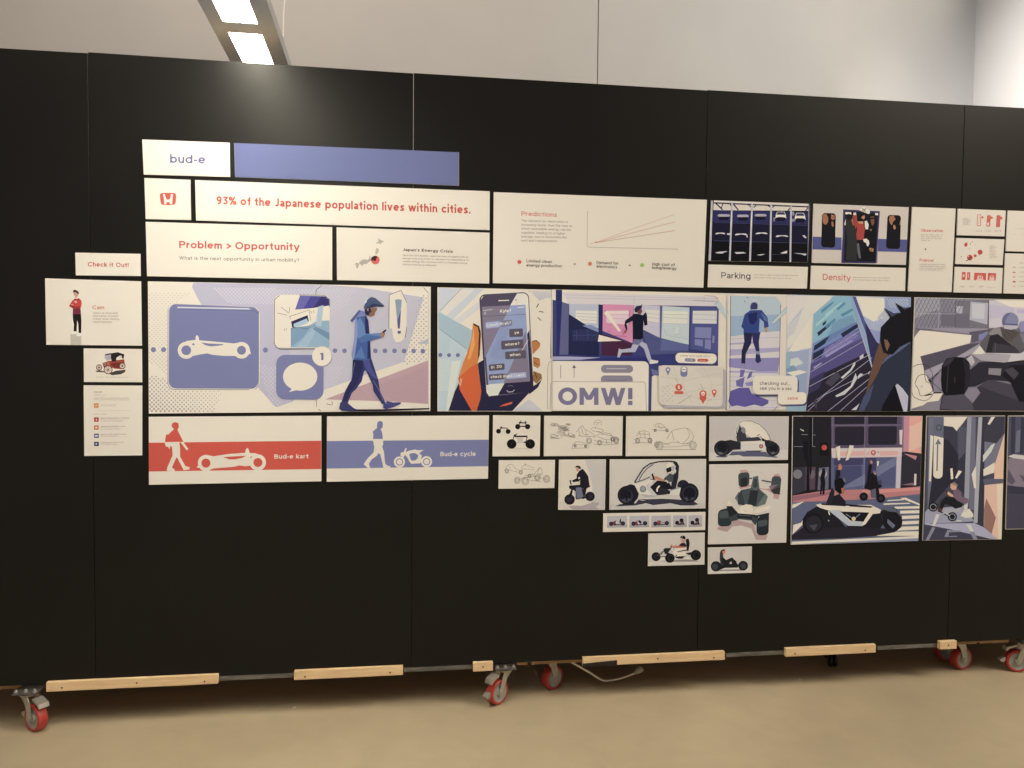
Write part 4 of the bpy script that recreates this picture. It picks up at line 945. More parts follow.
A.f(545, 280, 5.389).part('message_card', 'cream message card with OMW lettering').rr('6A668A', '16,438 562,440 560,720 14,720', [28, 28, 0, 0]).rr('E2D8C8', '20,436 558,438 555,720 18,720', [28, 28, 0, 0]).line('5A5468', 2, '20,700 22,480 34,452').rr('A59EA0', '28,546 542,548 548,720 28,720', [16, 16, 0, 0]).rr('E4DACA', '31,549 539,551 545,720 31,720', [14, 14, 0, 0])
A.rr('8A8594', '301,457 474,458 474,500 301,500', 21).rr('8A8594', '301,514 472,515 472,547 300,547', [20, 20, 0, 0]).line('BDB8C0', 5, '330,478 438,478').line('6A6674', 2.5, '330,540 440,540').lines('5E5868', 2.5, ['84,458 84,530', '156,462 156,526']).poly('5E5868', '146,474 156,456 166,474')
A.text('7B7496', 'OMW!', 70, 672, 470, 674, 92, .235)
A.part('reply_popup').rr('4A4F80', '702,396 927,402 924,458 704,452', 24).rr('EAE0D0', '702,391 926,397 922,452 702,446', 25).greek('7A746C', 728, 412, 890, 416, 9, 7).rr('83829E', '752,421 810,423 810,441 752,439', 9).rr('CE4F46', '820,424 879,425 878,441 819,440', 9).greek('C9C4CC', 764, 435, 800, 436, 8, 2).greek('E9B0A4', 832, 437, 868, 438, 8, 4)
A.part('street_map').rr('B0AAB0', '622,468 976,478 974,690 630,690', 24).rr('D6CDBE', '612,459 958,464 955,682 610,672', 24)
A.lines('C3BAAE', 2, ['620,520 760,540 955,500', '640,660 700,620 790,600 955,560', '760,470 740,560 790,660', '850,470 900,560 870,680', '620,590 680,560 760,620 860,650 955,640', '690,470 720,540', '640,480 700,520']); A.dots('C4BDB4', '800,470 955,475 955,530 850,530', 10, 2.4).dots('BDBBA8', '620,570 700,560 690,660 625,660', 26, 4)
A.lines('8A847C', 2, ['700,528 716,552', '836,560 850,590', '716,668 790,620', '880,650 898,640']).line('6A6478', 2, '618,662 630,674 650,676')
A.part('map_pin#1').circs('D4523F', [(720, 578, 19)]).rr('D4523F', '695,598 744,599 744,615 695,614', 6).poly('EADFD0', '715,586 717,568 723,568 725,586')
A.part('map_pin#2').circs('D4523F', [(850, 614, 20)]).polys('D4523F', ['832,620 868,620 862,646 850,668 838,646']).circs('EADFD0', [(850, 612, 11)]).line('D4523F', 4, '842,614 858,614').poly('D4523F', '830,632 870,632 866,646 834,646')
A.part('map_pin#3').circs('D4523F', [(910, 602, 13)]).polys('D4523F', ['898,606 922,606 910,636']).circs('EADFD0', [(910, 602, 6)])
A.part('map_pin#4').circs('7A7FA8', [(661, 483, 13)]).poly('7A7FA8', '650,488 672,488 661,516').circs('DDD3C8', [(661, 483, 6)])
A.part('map_pin#5').rr('7A7FA8', '729,466 766,467 765,522 728,521', 14).circs('E6DED4', [(747, 482, 14)]).line('7A7FA8', 4, '736,482 758,483')
# running away frame
A.f(715, 285, 5.12).part('crossing_frame').poly('DCD2C2', '62,44 372,52 366,640 60,640').poly('B2C4CF', '76,54 310,60 334,90 332,236 240,242 75,264').poly('95B0CB', '76,160 332,150 332,236 240,242 75,264').poly('D2CBD4', '74,264 332,236 328,640 68,640').polys('A8A3C6', ['72,330 330,320 330,340 72,362', '72,298 200,290 200,300 72,306', '70,440 320,440 320,452 70,448', '70,408 150,404 150,412 70,414']).polys('8F88BC', ['70,376 330,372 320,440 230,442 70,420', '150,500 330,470 320,486 160,520']).lines('B8B2CC', 3, ['70,470 320,468', '70,490 320,492', '72,276 330,268', '72,350 150,346', '70,520 200,516', '70,586 320,590', '70,630 320,628'])
A.poly('6158A2', '78,542 120,526 172,526 186,556 272,590 270,606 240,622 200,612 150,624 110,616 82,622 66,596').polys('7068AC', ['128,432 152,434 142,470 124,474', '104,490 150,470 140,524 108,518', '172,450 190,440 184,470 160,484']).lines('4A4656', 2.5, ['78,55 74,630', '334,100 326,460', '58,640 40,622', '300,640 316,622'])
A.lines('4A4656', 3, ['148,82 154,88', '162,62 168,68', '206,90 214,94'])
A.poly('BACDD2', '288,190 405,72 422,84 300,198').lines('6A6E80', 1.6, ['288,190 405,72 422,84 300,198'])
A.part('runner_from_behind', 'running person seen from behind').poly('27294E', '144,242 190,244 182,300 156,350 150,422 132,420 134,340 148,290').poly('2E3266', '186,244 230,240 222,290 226,350 234,390 216,402 204,388 208,340 192,290').polys('8A8CB4', ['133,400 150,402 150,424 132,422', '208,338 226,340 228,356 208,354'])
A.poly('30468A', '150,150 178,130 236,128 266,166 272,212 262,226 250,222 248,190 226,170 222,246 144,244 144,226 132,214').poly('1F2C60', '166,150 214,138 212,180 196,204 176,196').poly('5570AA', '232,140 262,168 266,190 250,180').poly('BF956F', '252,220 268,214 266,240 256,244').poly('3C4072', '178,112 184,94 200,88 216,100 214,124 180,126').lines('E4DED8', 3, ['182,94 176,80', '196,86 192,74', '208,88 210,76', '216,98 224,86'])
# tower frame
A.part('tower_view').poly('B6BCD2', '366,48 1004,58 1004,652 362,652').poly('D8D2D8', '366,54 500,56 366,210').poly('DAD5D8', '480,56 600,56 400,300 366,330 366,280').poly('E2DACC', '500,150 496,320 440,330 400,345 372,340').poly('C8C8DA', '366,210 440,140 400,250 366,270').poly('9CA9C8', '362,345 480,330 470,470 440,480 362,470').poly('C9D2DE', '362,385 420,370 450,400 400,420 362,430').poly('7F9CBC', '362,420 400,410 430,450 362,480').poly('93A4C4', '362,480 472,440 466,560 362,560').poly('E0DCD8', '362,448 430,435 470,446 400,466').polys('8DB2C2', ['362,620 466,610 460,652 362,652', '362,345 390,338 380,420 362,430'])
A.polys('E2DCD4', ['720,60 862,68 868,120 810,190 742,150', '820,176 830,170 832,208 824,210', '846,160 858,170 852,196', '766,235 816,240 816,250 768,246']).poly('8E9FC6', '870,60 1004,60 1004,140 880,142 866,110').poly('A8B2D2', '742,150 810,190 860,170 850,300 800,330 760,210').poly('8F9BCB', '770,220 850,240 842,320 800,330').dots('C8CCDC', '870,65 990,66 980,110 890,120', 16, 3.5)
A.poly('82B6C9', '500,150 610,55 692,58 724,190 640,240 494,310').poly('7290C0', '494,300 722,186 736,226 490,360').poly('6A6AAC', '490,350 736,222 752,272 486,410').poly('57508A', '486,405 752,270 776,350 478,490').poly('2C2838', '480,486 776,346 802,430 800,470 790,560 750,652 462,652')
A.poly('3C3A5E', '480,486 560,440 530,530 474,560').polys('23304E', ['520,244 582,196 588,206 526,262', '548,196 568,180 562,200 548,210', '506,310 586,256 560,300 500,340', '640,250 726,196 730,216 650,268', '500,350 560,320 540,370 496,390']).polys('4F8FB0', ['540,130 600,84 604,92 542,146', '620,120 660,86 664,98 626,130', '560,210 610,170 614,180 566,222', '640,150 700,120 702,132 646,164'])
A.polys('A0CCD6', ['560,150 640,90 644,96 564,160', '512,200 600,130 602,138 514,214']).dots('5A78B0', '600,190 700,150 720,200 560,300', 13, 3.5).dots('9A94C8', '560,330 700,240 730,260 560,370', 13, 3.5).polys('9A96C6', ['560,360 700,280 704,286 566,372', '500,420 540,396 544,402 504,430'])
A.poly('525C98', '690,58 716,60 766,190 822,290 836,302 800,432 752,272').poly('33335C', '764,186 822,290 836,302 800,432 784,372').poly('8FA6CC', '690,58 700,60 770,250 804,430 796,420 740,230')
A.lines('A9A4BE', 3, ['488,392 736,236', '484,446 758,286', '478,520 780,360', '474,622 800,372', '466,650 560,560 796,442', '566,652 798,470', '630,652 796,500']); A.lines('C6C2D6', 3, ['724,190 776,350 804,430', '500,150 494,310 470,560'])
A.polys('C9C9D0', ['612,566 650,546 690,516 708,470 716,450 724,478 700,520 660,560 618,574', '640,474 690,430 706,400 716,396 712,412 694,440 650,480', '736,366 756,352 756,370 738,382', '724,470 740,452 756,456 730,480', '780,450 788,440 784,460', '694,640 736,606 720,640']).polys('4A4658', ['560,500 620,440 640,470 590,520', '500,600 520,570 516,640'])
A.f(800, 287, 6.1).part('onlooker', 'dark haired onlooker seen from behind').poly('2C2838', '484,300 560,380 600,400 520,470 470,480').poly('2F3548', '440,470 500,430 470,600 380,690 392,640').poly('6E4F40', '484,330 502,402 540,404 500,470 396,660 410,590 436,480 458,400').poly('2F3548', '672,328 604,364 502,446 446,590 380,672 352,760 672,760').poly('5C678C', '484,480 510,440 590,372 672,326 668,340 606,388 530,440').poly('4A5274', '350,760 380,672 446,590 420,690 380,760').poly('17171E', '500,720 574,590 624,760 490,760').poly('BCBCD6', '576,600 590,590 622,620 655,666 648,760 626,760')
A.poly('191A20', '488,246 545,186 506,128 566,164 610,158 574,96 628,128 674,122 674,332 604,366 560,412 520,408 497,372 484,290').polys('404A66', ['508,128 566,160 600,156 556,182', '576,98 628,126 660,126 634,140']).poly('7C5C4C', '507,318 528,324 542,352 526,392 514,362')
A.part('chat_bubbles').f(715, 285, 5.12).rr('4A4878', '194,470 426,470 424,568 196,570', 26).rr('E3DACB', '190,464 420,464 418,560 190,560', 26).text('5A5560', 'checking out...', 226, 511, 382, 512, 17, .14).text('5A5560', 'see you in a sec', 226, 536, 390, 538, 17, .14)
A.rr('4A4878', '320,554 470,554 468,618 322,618', 22).rr('E6DDCE', '318,548 466,548 463,610 318,612', 22).text('D0685C', 'same', 367, 586, 420, 586, 15, .17); A.done()

# ------------------------------------------------ big kart picture
A = Board('kart_portrait', [(914.8, 297.3), (1046, 300.0), (1043.5, 411.5), (910.6, 410.7)], 'grey picture of a helmeted driver in an oncoming kart, cut by the frame', W='DDD2BF', base='7E7986', inset=0.5)
A.f(908, 290, 6.24).part('printed_background').poly('8B8998', '44,48 506,64 500,242 380,264 42,236').poly('A5A3B0', '44,48 190,54 200,120 130,140 42,180').poly('77747F', '300,66 506,64 500,242 300,240').polys('B2B1BF', ['390,72 500,82 494,216 384,186', '300,100 342,100 330,222 304,218']).poly('C6C5CE', '400,84 480,88 476,180 400,176')
A.lines('64626E', 3, [[(44 + i * 24, 50), (44 + i * 24 - 90, 238)] for i in range(14)]); A.lines('64626E', 2, [[(44 + i * 24, 50), (44 + i * 24 + 90, 238)] for i in range(-3, 10)]); A.poly('6F6D7A', '206,140 384,150 380,230 206,226').lines('55535F', 4, ['296,66 294,236', '504,64 500,240']).lines('A9A7B4', 4, ['196,56 190,236', '44,146 300,150'])
A.poly('CBC5D8', '506,64 860,70 860,240 504,236').poly('E6DDCD', '540,62 860,66 860,116 640,106').poly('C2BAD4', '508,90 660,108 660,160 508,180').polys('BBB4D2', ['680,120 760,124 756,150 680,144']).poly('9A94A6', '42,236 500,240 480,262 380,272')
A.poly('5F5A6B', '380,262 500,246 560,240 480,300 400,330 392,290').poly('8284B0', '440,280 500,256 486,310 440,312').poly('6A6576', '42,238 170,244 70,256')
A.poly('E8DECC', '74,250 396,282 386,332 76,414 100,500 160,640 216,644 192,690 18,742 34,300').poly('585263', '76,414 384,336 456,330 300,424 106,504').poly('A59EAC', '104,502 300,420 450,332 500,330 400,404 204,492 130,566').poly('6A6475', '124,560 300,440 420,390 380,440 210,500 140,584').poly('8F8898', '140,584 206,500 210,640 164,640')
A.poly('8A8592', '60,742 120,700 196,690 230,760 18,760').poly('3C3945', '196,734 214,656 380,640 500,560 860,690 860,760 200,760').poly('4B4754', '440,600 500,556 860,640 860,700 690,690').poly('8B8393', '350,652 380,612 430,610 450,642 402,706').poly('55505F', '220,660 350,652 400,706 410,760 200,740')
A.lines('2C2A33', 3, ['28,480 70,463 118,472 150,520 152,580 160,640', '100,480 108,560 130,580', '42,585 60,542 95,526 130,548 152,610 142,640 80,660 64,620 44,590', '24,640 40,670 100,690 140,670 160,640', '134,560 200,620 240,640'], True).lines('2C2A33', 8, ['105,658 148,650', '160,642 205,640', '128,562 140,572']).circs('C9C0C4', [(84, 602, 7)])
A.part('kart').poly('312E39', '384,500 444,450 720,440 860,446 860,700 690,690 640,570 500,560 420,602 370,604').poly('1F1D25', '580,530 640,470 724,466 860,470 860,720 690,694 640,580').poly('8C888F', '502,488 582,490 576,534 500,526').poly('BCB5BB', '364,430 396,404 416,450 396,476').poly('4A4650', '600,500 650,480 690,520 660,560')
A.poly('1C1A21', '204,560 210,470 240,428 290,418 342,420 380,450 386,500 378,600 352,646 300,654 226,656 208,612').poly('3B3842', '212,472 242,432 290,424 262,460 222,480').lines('3F3C46', 5, ['250,470 240,640', '290,540 290,580']).poly('2A2730', '340,430 378,452 384,500 376,600 350,640 356,520')
A.poly('C9C4C5', '396,402 440,350 500,326 860,380 860,436 724,436 600,452 452,440').poly('AAA5AB', '396,402 480,390 640,404 620,450 452,440').poly('E0DACF', '404,400 450,350 500,330 490,392 452,400')
A.part('driver', 'helmeted driver leaning forward').poly('605C63', '444,342 482,290 522,240 580,230 690,256 712,320 740,372 700,396 480,392').poly('8E898C', '500,272 530,240 574,234 584,290 540,300').poly('2E2C35', '484,390 510,284 560,274 600,310 690,380 688,396').poly('413E47', '530,330 660,350 690,380 688,396 520,392').lines('6A656C', 3, ['546,330 540,390', '690,256 712,330']).poly('57514F', '574,240 660,246 692,270 640,326 600,312').lines('3E3A3C', 3, ['590,270 620,310', '610,256 650,300', '640,250 670,280'])
A.circ('8387A8', 637, 190, 50, 50).poly('6A6E94', '588,200 592,170 610,148 640,142 610,180 600,230').poly('B8B4C2', '592,216 682,220 676,242 640,248 596,240').poly('5A5E84', '590,208 684,212 682,222 592,218').poly('8F8DB2', '860,180 700,196 686,232 700,262 860,270')
A.done()

# ------------------------------------------------ silhouette boards
A = Board('kart_silhouette_board', [(148.7, 416.9), (321.3, 415.8), (321.3, 481.3), (148.9, 484.8)], 'white board with a red band, a walker silhouette and a low kart', W='E9DDC8')
A.f(140, 405, 5.389).part('colour_band', 'red band').poly('DC4D3D', '40,203.5 985,192.5 985,345 40,358.5')
A.f(150, 415, 8.19).part('walker_silhouette').poly('DC4D3D', '176,92 182,68 204,58 232,66 237,98 225,122 246,165 274,220 122,224 128,180 134,158 150,160 174,136 197,116')
A.poly('E9DDC8', '121,222 240,220 246,272 246,340 290,418 326,428 322,446 276,452 228,357 217,345 180,428 206,452 200,461 137,457 142,428 186,330 181,262 166,252 160,282 150,262 128,256').poly('E9DDC8', '249,222 272,220 314,276 302,291 284,268')
A.part('kart_silhouette').poly('E9DDC8', '400,362 430,334 460,326 520,338 640,320 780,309 784,286 792,272 800,270 810,286 816,311 862,312 922,336 948,380 900,446 848,420 826,415 780,420 730,413 690,424 520,438 470,456 398,432 384,430 386,420 398,414')
A.circs('E9DDC8', [(459, 393, 67), (883, 388, 67)], 32).circs('DC4D3D', [(458, 394, 37), (884, 389, 37)], 28).poly('DC4D3D', '598,345 700,338 784,334 760,350 704,362 652,364').poly('DC4D3D', '818,350 832,336 838,340 826,352')
A.f(140, 405, 5.389).part('lettering').text('EADFCB', 'Bud-e kart', 724, 289, 908, 287, 23, .17); A.done()
A = Board('cycle_silhouette_board', [(327, 416.4), (489.1, 415.5), (488, 478.7), (326.7, 481.8)], 'white board with a blue band, a walker silhouette and a motorcycle', W='E6DBC6')
A.f(320, 405, 5.689).part('colour_band', 'blue band').poly('7B80AE', '30,205 970,197.5 970,348 30,362')
A.f(350, 415, 10.78).part('walker_silhouette').poly('7B80AE', '291,112 294,86 306,70 326,63 352,76 354,118 348,140 330,150 346,188 354,258 248,259 252,212 245,180 268,158 292,140')
A.poly('E6DBC6', '247,262 356,260 358,318 347,338 366,398 378,520 398,542 440,556 436,566 358,572 354,540 344,498 326,424 306,410 292,436 230,482 204,530 220,574 196,572 148,532 162,506 190,468 254,404 262,350')
A.part('cycle_silhouette').poly('E6DBC6', '545,412 556,402 578,400 600,354 612,358 600,400 640,384 700,372 730,380 797,376 744,412 776,438 766,470 800,478 770,506 750,522 660,526 640,500 612,450 594,430 574,462 552,480 530,470 560,450 544,440')
A.circs('E6DBC6', [(533, 507, 60), (825, 503, 60)], 32).ring('7B80AE', 534, 506, 34, 9).ring('7B80AE', 826, 503, 34, 9).poly('7B80AE', '638,424 662,412 702,410 736,432 730,466 702,490 664,492 650,468')
A.f(320, 405, 5.689).part('lettering').text('E6DBC6', 'Bud-e cycle', 685, 291, 886, 289, 25, .17); A.done()

# ------------------------------------------------ sketch boards
A = Board('bicycle_sketch_card', [(493.1, 415.3), (540.5, 415.8), (539.8, 456.2), (492.6, 456.4)], 'small cream card with three black wheeled bike drawings', W='E3D8C2')
A.f(488, 412, 4.571).part('bike_drawings').circs('17171A', [(108, 146, 22), (193, 146, 22), (136, 67, 12), (181, 67, 12), (48, 88, 11), (92, 89, 11)]).circs('3A3836', [(108, 146, 4), (193, 146, 4), (136, 67, 2.5), (181, 67, 2.5)])
A.polys('26252A', ['118,104 126,100 124,108 180,108 178,115 122,115', '160,136 190,132 186,140 166,142', '140,46 176,48 176,52 142,52', '140,64 176,62 172,68 142,68', '52,70 90,72 90,75 56,75']).lines('26252A', 3.5, ['120,106 108,146', '124,108 134,98', '180,112 172,138', '148,48 136,67', '168,50 180,66', '146,46 152,40', '176,48 168,42', '62,72 50,88', '86,74 92,88', '64,70 58,66']).lines('B8AF9E', 1.5, ['90,168 210,168', '130,140 164,140', '130,120 160,122']); A.poly('CFC7B6', '132,118 160,118 160,138 136,138'); A.done()
SK = '655F55'
def wheel_sk(A, x, y, r_, q=0.85):
    for k, (dr, w) in enumerate(((0, 1.5), (-.28, 1.2), (-.55, 1.0))): A.ring(SK, x + dr * 1.5, y, r_ * (1 + dr), w, r_ * (1 + dr) / q)
A = Board('sketch_board', [(544.3, 415.8), (622.9, 416.2), (622.2, 455.8), (543.9, 456.2)], 'cream board of thin ink sketches, a loose tangle beside a long racer', group='cream ink sketch boards', W='E3D8C2')
A.f(488, 412, 4.571).part('ink_drawing')
rn = random.Random(11)
for (cx_, cy_, w, h, n) in ((305, 60, 22, 10, 8), (345, 75, 28, 16, 12), (312, 112, 28, 12, 8), (380, 105, 22, 14, 9), (368, 58, 14, 5, 5), (340, 95, 30, 22, 8)):
    L = []
    for k in range(n):
        a = [(cx_ + rn.uniform(-w, w), cy_ + rn.uniform(-h, h)) for _ in range(3)]; L.append(a)
    A.lines('7E776B', 1.1, L, True)
A.lines(SK, 1.2, ['484,60 488,44 502,36 516,42 518,60', '490,48 514,46', '496,62 500,54 508,54', '468,82 480,72 510,76 526,84 520,94 500,90', '474,86 520,92', '490,66 494,76', '384,162 390,146 410,136 440,142 462,156', '380,166 462,164', '396,150 440,150', '404,92 430,62 442,78 470,94 486,110 450,112 412,108', '428,70 436,100 460,104', '416,84 420,110', '446,84 450,108', '486,116 512,100 560,108 590,116 600,126', '480,146 520,150 596,146', '500,112 540,126 596,128', '520,104 530,96 560,100 566,112', '484,130 520,136 560,140', '540,126 544,146', '560,116 566,144'], True)
for x, y, r_ in ((462, 132, 17), (510, 140, 14), (586, 130, 17), (570, 124, 12), (398, 154, 8), (446, 156, 8)): wheel_sk(A, x, y, r_ * .7)
A.done()
A = Board('sketch_board', [(626.3, 416.2), (706.2, 415.8), (705.4, 455.8), (625.8, 456.2)], 'cream board of thin ink sketches of canopied karts', group='cream ink sketch boards', W='E3D8C2')
A.f(488, 412, 4.571).part('ink_drawing').lines(SK, 1.3, ['818,122 840,88 870,78 910,74 934,96 938,118 922,142 890,146', '840,88 850,130', '910,74 920,110 890,146', '800,150 850,138 900,146 930,130', '790,160 860,158 930,150', '770,136 800,140 830,150', '864,132 876,142', '768,172 950,172', '756,66 772,54 790,54 812,72', '750,80 828,88', '764,68 808,72 812,86', '780,56 784,72 800,74', '680,110 690,92 712,86 736,94 738,122', '668,128 690,118 748,122', '692,92 698,116', '716,88 718,118', '690,100 736,102', '664,144 690,140 750,142'], True)
for x, y, r_ in ((784, 154, 20), (936, 152, 20), (772, 150, 14), (764, 84, 7), (818, 84, 8), (684, 132, 12), (740, 130, 12)): wheel_sk(A, x, y, r_ * .8)
A.done()
A = Board('sketch_card', [(498.9, 460.3), (555.1, 460), (554.4, 488.1), (498.5, 488.8)], 'small cream card with pencil sketches of open wheel karts, below the bike card', W='DFD3C0')
A.f(488, 412, 4.571).part('ink_drawing').lines(SK, 1.2, ['74,268 90,244 110,240 130,262 160,268', '84,262 140,276', '92,244 104,262', '150,256 170,240 190,248 212,256', '168,232 172,246', '150,260 210,262', '170,290 210,284 236,254 248,276 236,292', '160,300 220,296 270,310', '200,280 216,296', '180,310 240,318', '236,256 228,280 250,284', '130,312 170,300'], True)
for x, y, r_ in ((86, 270, 10), (150, 276, 9), (134, 312, 15), (170, 316, 18), (268, 306, 17), (226, 300, 15), (190, 292, 9)): wheel_sk(A, x, y, r_ * .85)
A.done()

# ------------------------------------------------ vehicle pictures
A = Board('scooter_picture', [(559.1, 459.8), (606, 459.5), (604.9, 509.9), (558.2, 509.9)], 'small picture of a man in a black coat on an electric scooter', W='E0D6C4', base='E0D6C3', inset=0.4)
A.f(545, 450, 11.81).part('printed_background').poly('CBC6C0', '470,112 724,112 716,715 540,715 560,400').poly('D6CEC0', '160,600 260,610 280,715 150,715').poly('B3A6AB', '272,665 330,655 430,660 500,640 560,618 640,622 636,640 600,668 640,705 330,705')
A.part('scooter').circs('24202C', [(290, 585, 62), (532, 548, 56)], 28).circs('34303F', [(288, 585, 32), (532, 548, 30)]).poly('231E2A', '284,420 420,410 440,440 470,540 440,570 372,585 355,560 350,480 330,470 312,560 270,560 310,470 284,450').poly('737A92', '362,444 432,440 450,556 376,576').poly('B9B4BE', '346,500 362,480 366,560 350,580').poly('231E2A', '430,560 520,530 520,560 440,580').lines('231E2A', 14, ['290,370 310,360', '296,366 310,410']).poly('4B4A5C', '448,500 480,540 450,560')
A.part('rider').poly('251F2C', '404,246 440,226 470,250 510,310 526,420 536,430 490,456 476,540 452,530 448,456 420,440 412,400 416,350 404,370 330,380 320,360 372,334 376,290').poly('D8CFC6', '390,322 410,316 414,340 394,344').poly('C99C84', '366,226 384,206 404,226 396,244 380,256 372,246').poly('251F2C', '358,200 374,184 404,186 422,206 420,226 404,222 386,204 364,210').poly('251F2C', '420,230 450,224 462,244 440,256'); A.done()
A = Board('canopy_kart_picture', [(610, 459.5), (706.2, 459.1), (705.5, 508.4), (609.5, 509.8)], 'picture of a helmeted driver in a white kart under a curved clear canopy', W='DAD2C6', base='CFCBC6', inset=0.4)
A.f(605, 455, 9.75).part('printed_background').poly('C5C3C2', '46,480 980,470 980,540 46,545').poly('3A3B50', '100,500 150,478 300,470 330,430 420,432 560,426 740,436 860,448 910,480 860,492 740,492 640,470 470,488 400,470 290,492').poly('D9D5D0', '310,430 400,442 360,444')
A.part('kart').circs('26283A', [(762, 300, 58)]).circs('20222F', [(818, 370, 96), (214, 392, 92)], 32).poly('20222F', '180,310 250,284 290,296 330,380 320,420 270,484 180,486').circs('35374A', [(824, 372, 70), (206, 400, 66)], 28).circs('1B1C28', [(824, 372, 60), (200, 392, 56)], 28).polys('4A4C60', ['770,420 800,408 812,440 800,452', '830,440 850,410 874,430', '160,436 196,420 206,456 190,462', '214,452 226,420 256,432'])
A.poly('DEDAD6', '284,288 440,236 470,248 430,310 520,396 470,412 390,408 340,380').poly('B4B4BA', '340,380 520,396 470,412 390,410').poly('C9C8CC', '396,296 440,270 430,310 520,396 460,396 420,350').circ('7F829A', 370, 332, 32).circ('9A9CB0', 372, 330, 20).poly('DAD7D6', '560,372 740,318 724,392 640,386').poly('A9A9B2', '600,350 720,312 740,320 640,352').circs('23242F', [(618, 364, 18)])
A.part('canopy').line('2C2E3C', 12, '288,266 330,196 376,126 440,84 520,66 620,60 690,66').line('4A4D5E', 8, '330,250 360,190 410,130 470,92').line('C9C8CA', 5, '312,258 350,190 400,130 460,88').poly('2A2B38', '662,72 700,66 722,110 714,220 690,326 640,338 652,240 676,170 690,110').poly('D2D2D6', '672,150 690,136 694,160 680,184').line('2C2E3C', 8, '288,270 380,240 440,212')
A.part('driver').poly('1F1F29', '440,312 510,248 620,262 660,330 560,340 510,392 480,360').poly('2B2C38', '510,392 540,320 620,340 600,384').poly('E4E0DC', '498,330 520,298 540,300 516,330 514,360 500,356').poly('CF8A6E', '470,212 500,204 570,236 580,256 540,250 480,228').poly('49505C', '576,226 630,180 668,190 660,260 620,262 600,240 574,250').poly('22232D', '452,190 464,176 474,200 484,236 470,240 460,214').line('22232D', 6, '440,232 462,238 490,240').poly('E9E6E2', '602,262 612,250 620,270 606,274')
A.poly('E4E0DA', '596,124 600,92 630,74 664,84 676,120 660,162 630,180 606,170').poly('23232C', '594,132 640,114 654,140 640,162 602,170').poly('B4B6BE', '640,114 664,100 676,120 660,162 650,150').lines('2C2D38', 3, ['606,170 630,180 656,166']); A.done()
A = Board('kart_strip', [(603.4, 513.5), (705.5, 512.1), (705.2, 530.1), (603.1, 532.1)], 'cream strip of five small kart thumbnails in a row', W='E6DAC4')
A.f(600, 505, 9.31)
for i, (x0, x1) in enumerate(((66, 252), (274, 458), (477, 660), (682, 808), (824, 950))):
    A.part('thumbnail#%d' % i)
    A.poly('C1BCC0', [(x0, 102 - i * 1.5), (x1, 100 - i * 1.5), (x1, 207 - i * 1.5), (x0, 212 - i * 1.5)]).poly('B0ACB2', [(x0, 190 - i), (x1, 186 - i), (x1, 207 - i * 1.5), (x0, 212 - i * 1.5)])
    if i < 3:
        A.circs('25222C', [(x0 + 38, 175 - i, 20), (x1 - 38, 172 - i * 2, 20)]).poly('8A3A44', [(x0 + 50, 158), (x0 + 80, 144 - i), (x0 + 92, 152), (x0 + 84, 186 - i), (x0 + 56, 186)]).poly('2C2730', [(x0 + 60, 182), (x1 - 50, 176 - i), (x1 - 50, 184 - i), (x0 + 60, 190)]).circs('4A4652', [(x0 + 38, 175 - i, 8), (x1 - 38, 172 - i * 2, 8)])
        if i == 0: A.poly('D9D0CC', '146,152 156,150 158,172 148,176').poly('26222C', '180,168 186,130 194,128 198,168')
        if i == 1: A.poly('D9D0CC', '348,150 366,146 364,180 352,180').poly('26222C', '352,150 372,140 388,164 376,176')
        if i == 2: A.poly('B2404A', '530,150 542,140 556,152 552,164 534,166').poly('8A8490', '556,164 600,160 600,168 556,170')
    else:
        A.circs('25222C', [(x0 + 36, 168 - i, 19), (x0 + 76 + (i == 4) * 2, 142 - (i == 4) * 3, 19)]).poly('8A3A44', [(x0 + 50, 178), (x0 + 66, 160), (x0 + 92, 160), (x0 + 94, 180), (x0 + 60, 184)]).poly('25222C', [(x0 + 40, 178), (x0 + 108, 178 - i), (x0 + 110, 184 - i), (x0 + 46, 186)]).poly('25222C', [(x0 + 86, 156), (x0 + 94, 150), (x0 + 100, 176), (x0 + 90, 178)])
A.done()
A = Board('white_kart_picture', [(648.5, 533.8), (704.8, 532.8), (704.5, 564.6), (648.1, 566.2)], 'small picture of a driver in a cap steering a white kart', W='E2D8CC', base='D6CFCB', inset=0.4)
A.f(640, 525, 14.22).part('printed_background').poly('DDD6D0', '130,520 300,480 920,470 920,552 130,570').poly('9A9296', '270,514 500,500 720,486 850,520 500,522').poly('E6E0DA', '280,500 330,452 360,500').poly('E6E0DA', '620,490 680,444 740,490')
A.part('kart').circs('1D1B22', [(228, 450, 64), (794, 428, 74), (424, 470, 68)], 28).circs('34323B', [(240, 452, 38), (800, 426, 44), (436, 466, 42)]).circs('19181E', [(244, 452, 26), (804, 426, 32), (438, 466, 30)])
A.poly('2A2930', '330,350 350,330 440,326 470,370 420,420 352,410').poly('8C8C92', '270,440 330,366 342,380 300,430').lines('55545C', 10, ['236,446 330,370', '290,450 360,450']).poly('C9C6C6', '400,392 440,340 470,360 440,410').poly('EDE7D8', '440,340 640,318 672,330 670,350 532,372 650,372 640,440 520,456 484,420 466,372').poly('5A565A', '524,376 664,346 668,362 540,386').poly('2B2A31', '484,450 640,440 600,480 540,478').poly('26252C', '650,400 740,384 730,430 680,420').circs('26252C', [(476, 350, 7), (516, 432, 9)])
A.part('driver').poly('24242E', '650,204 690,190 706,260 690,366 664,366 660,300').poly('D9A08E', '576,208 630,200 648,230 620,258 590,246').poly('1F2029', '566,182 584,154 626,150 646,172 644,204 612,196').poly('8E9096', '590,160 604,152 606,176 590,178').poly('2A2C3A', '546,292 590,254 640,256 664,300 640,312').poly('C85C50', '430,300 446,276 480,296 640,300 636,320 470,322').poly('E0A898', '440,290 452,280 480,300 510,270 512,304 450,312').poly('3A2A30', '430,304 450,296 452,322 434,322'); A.done()
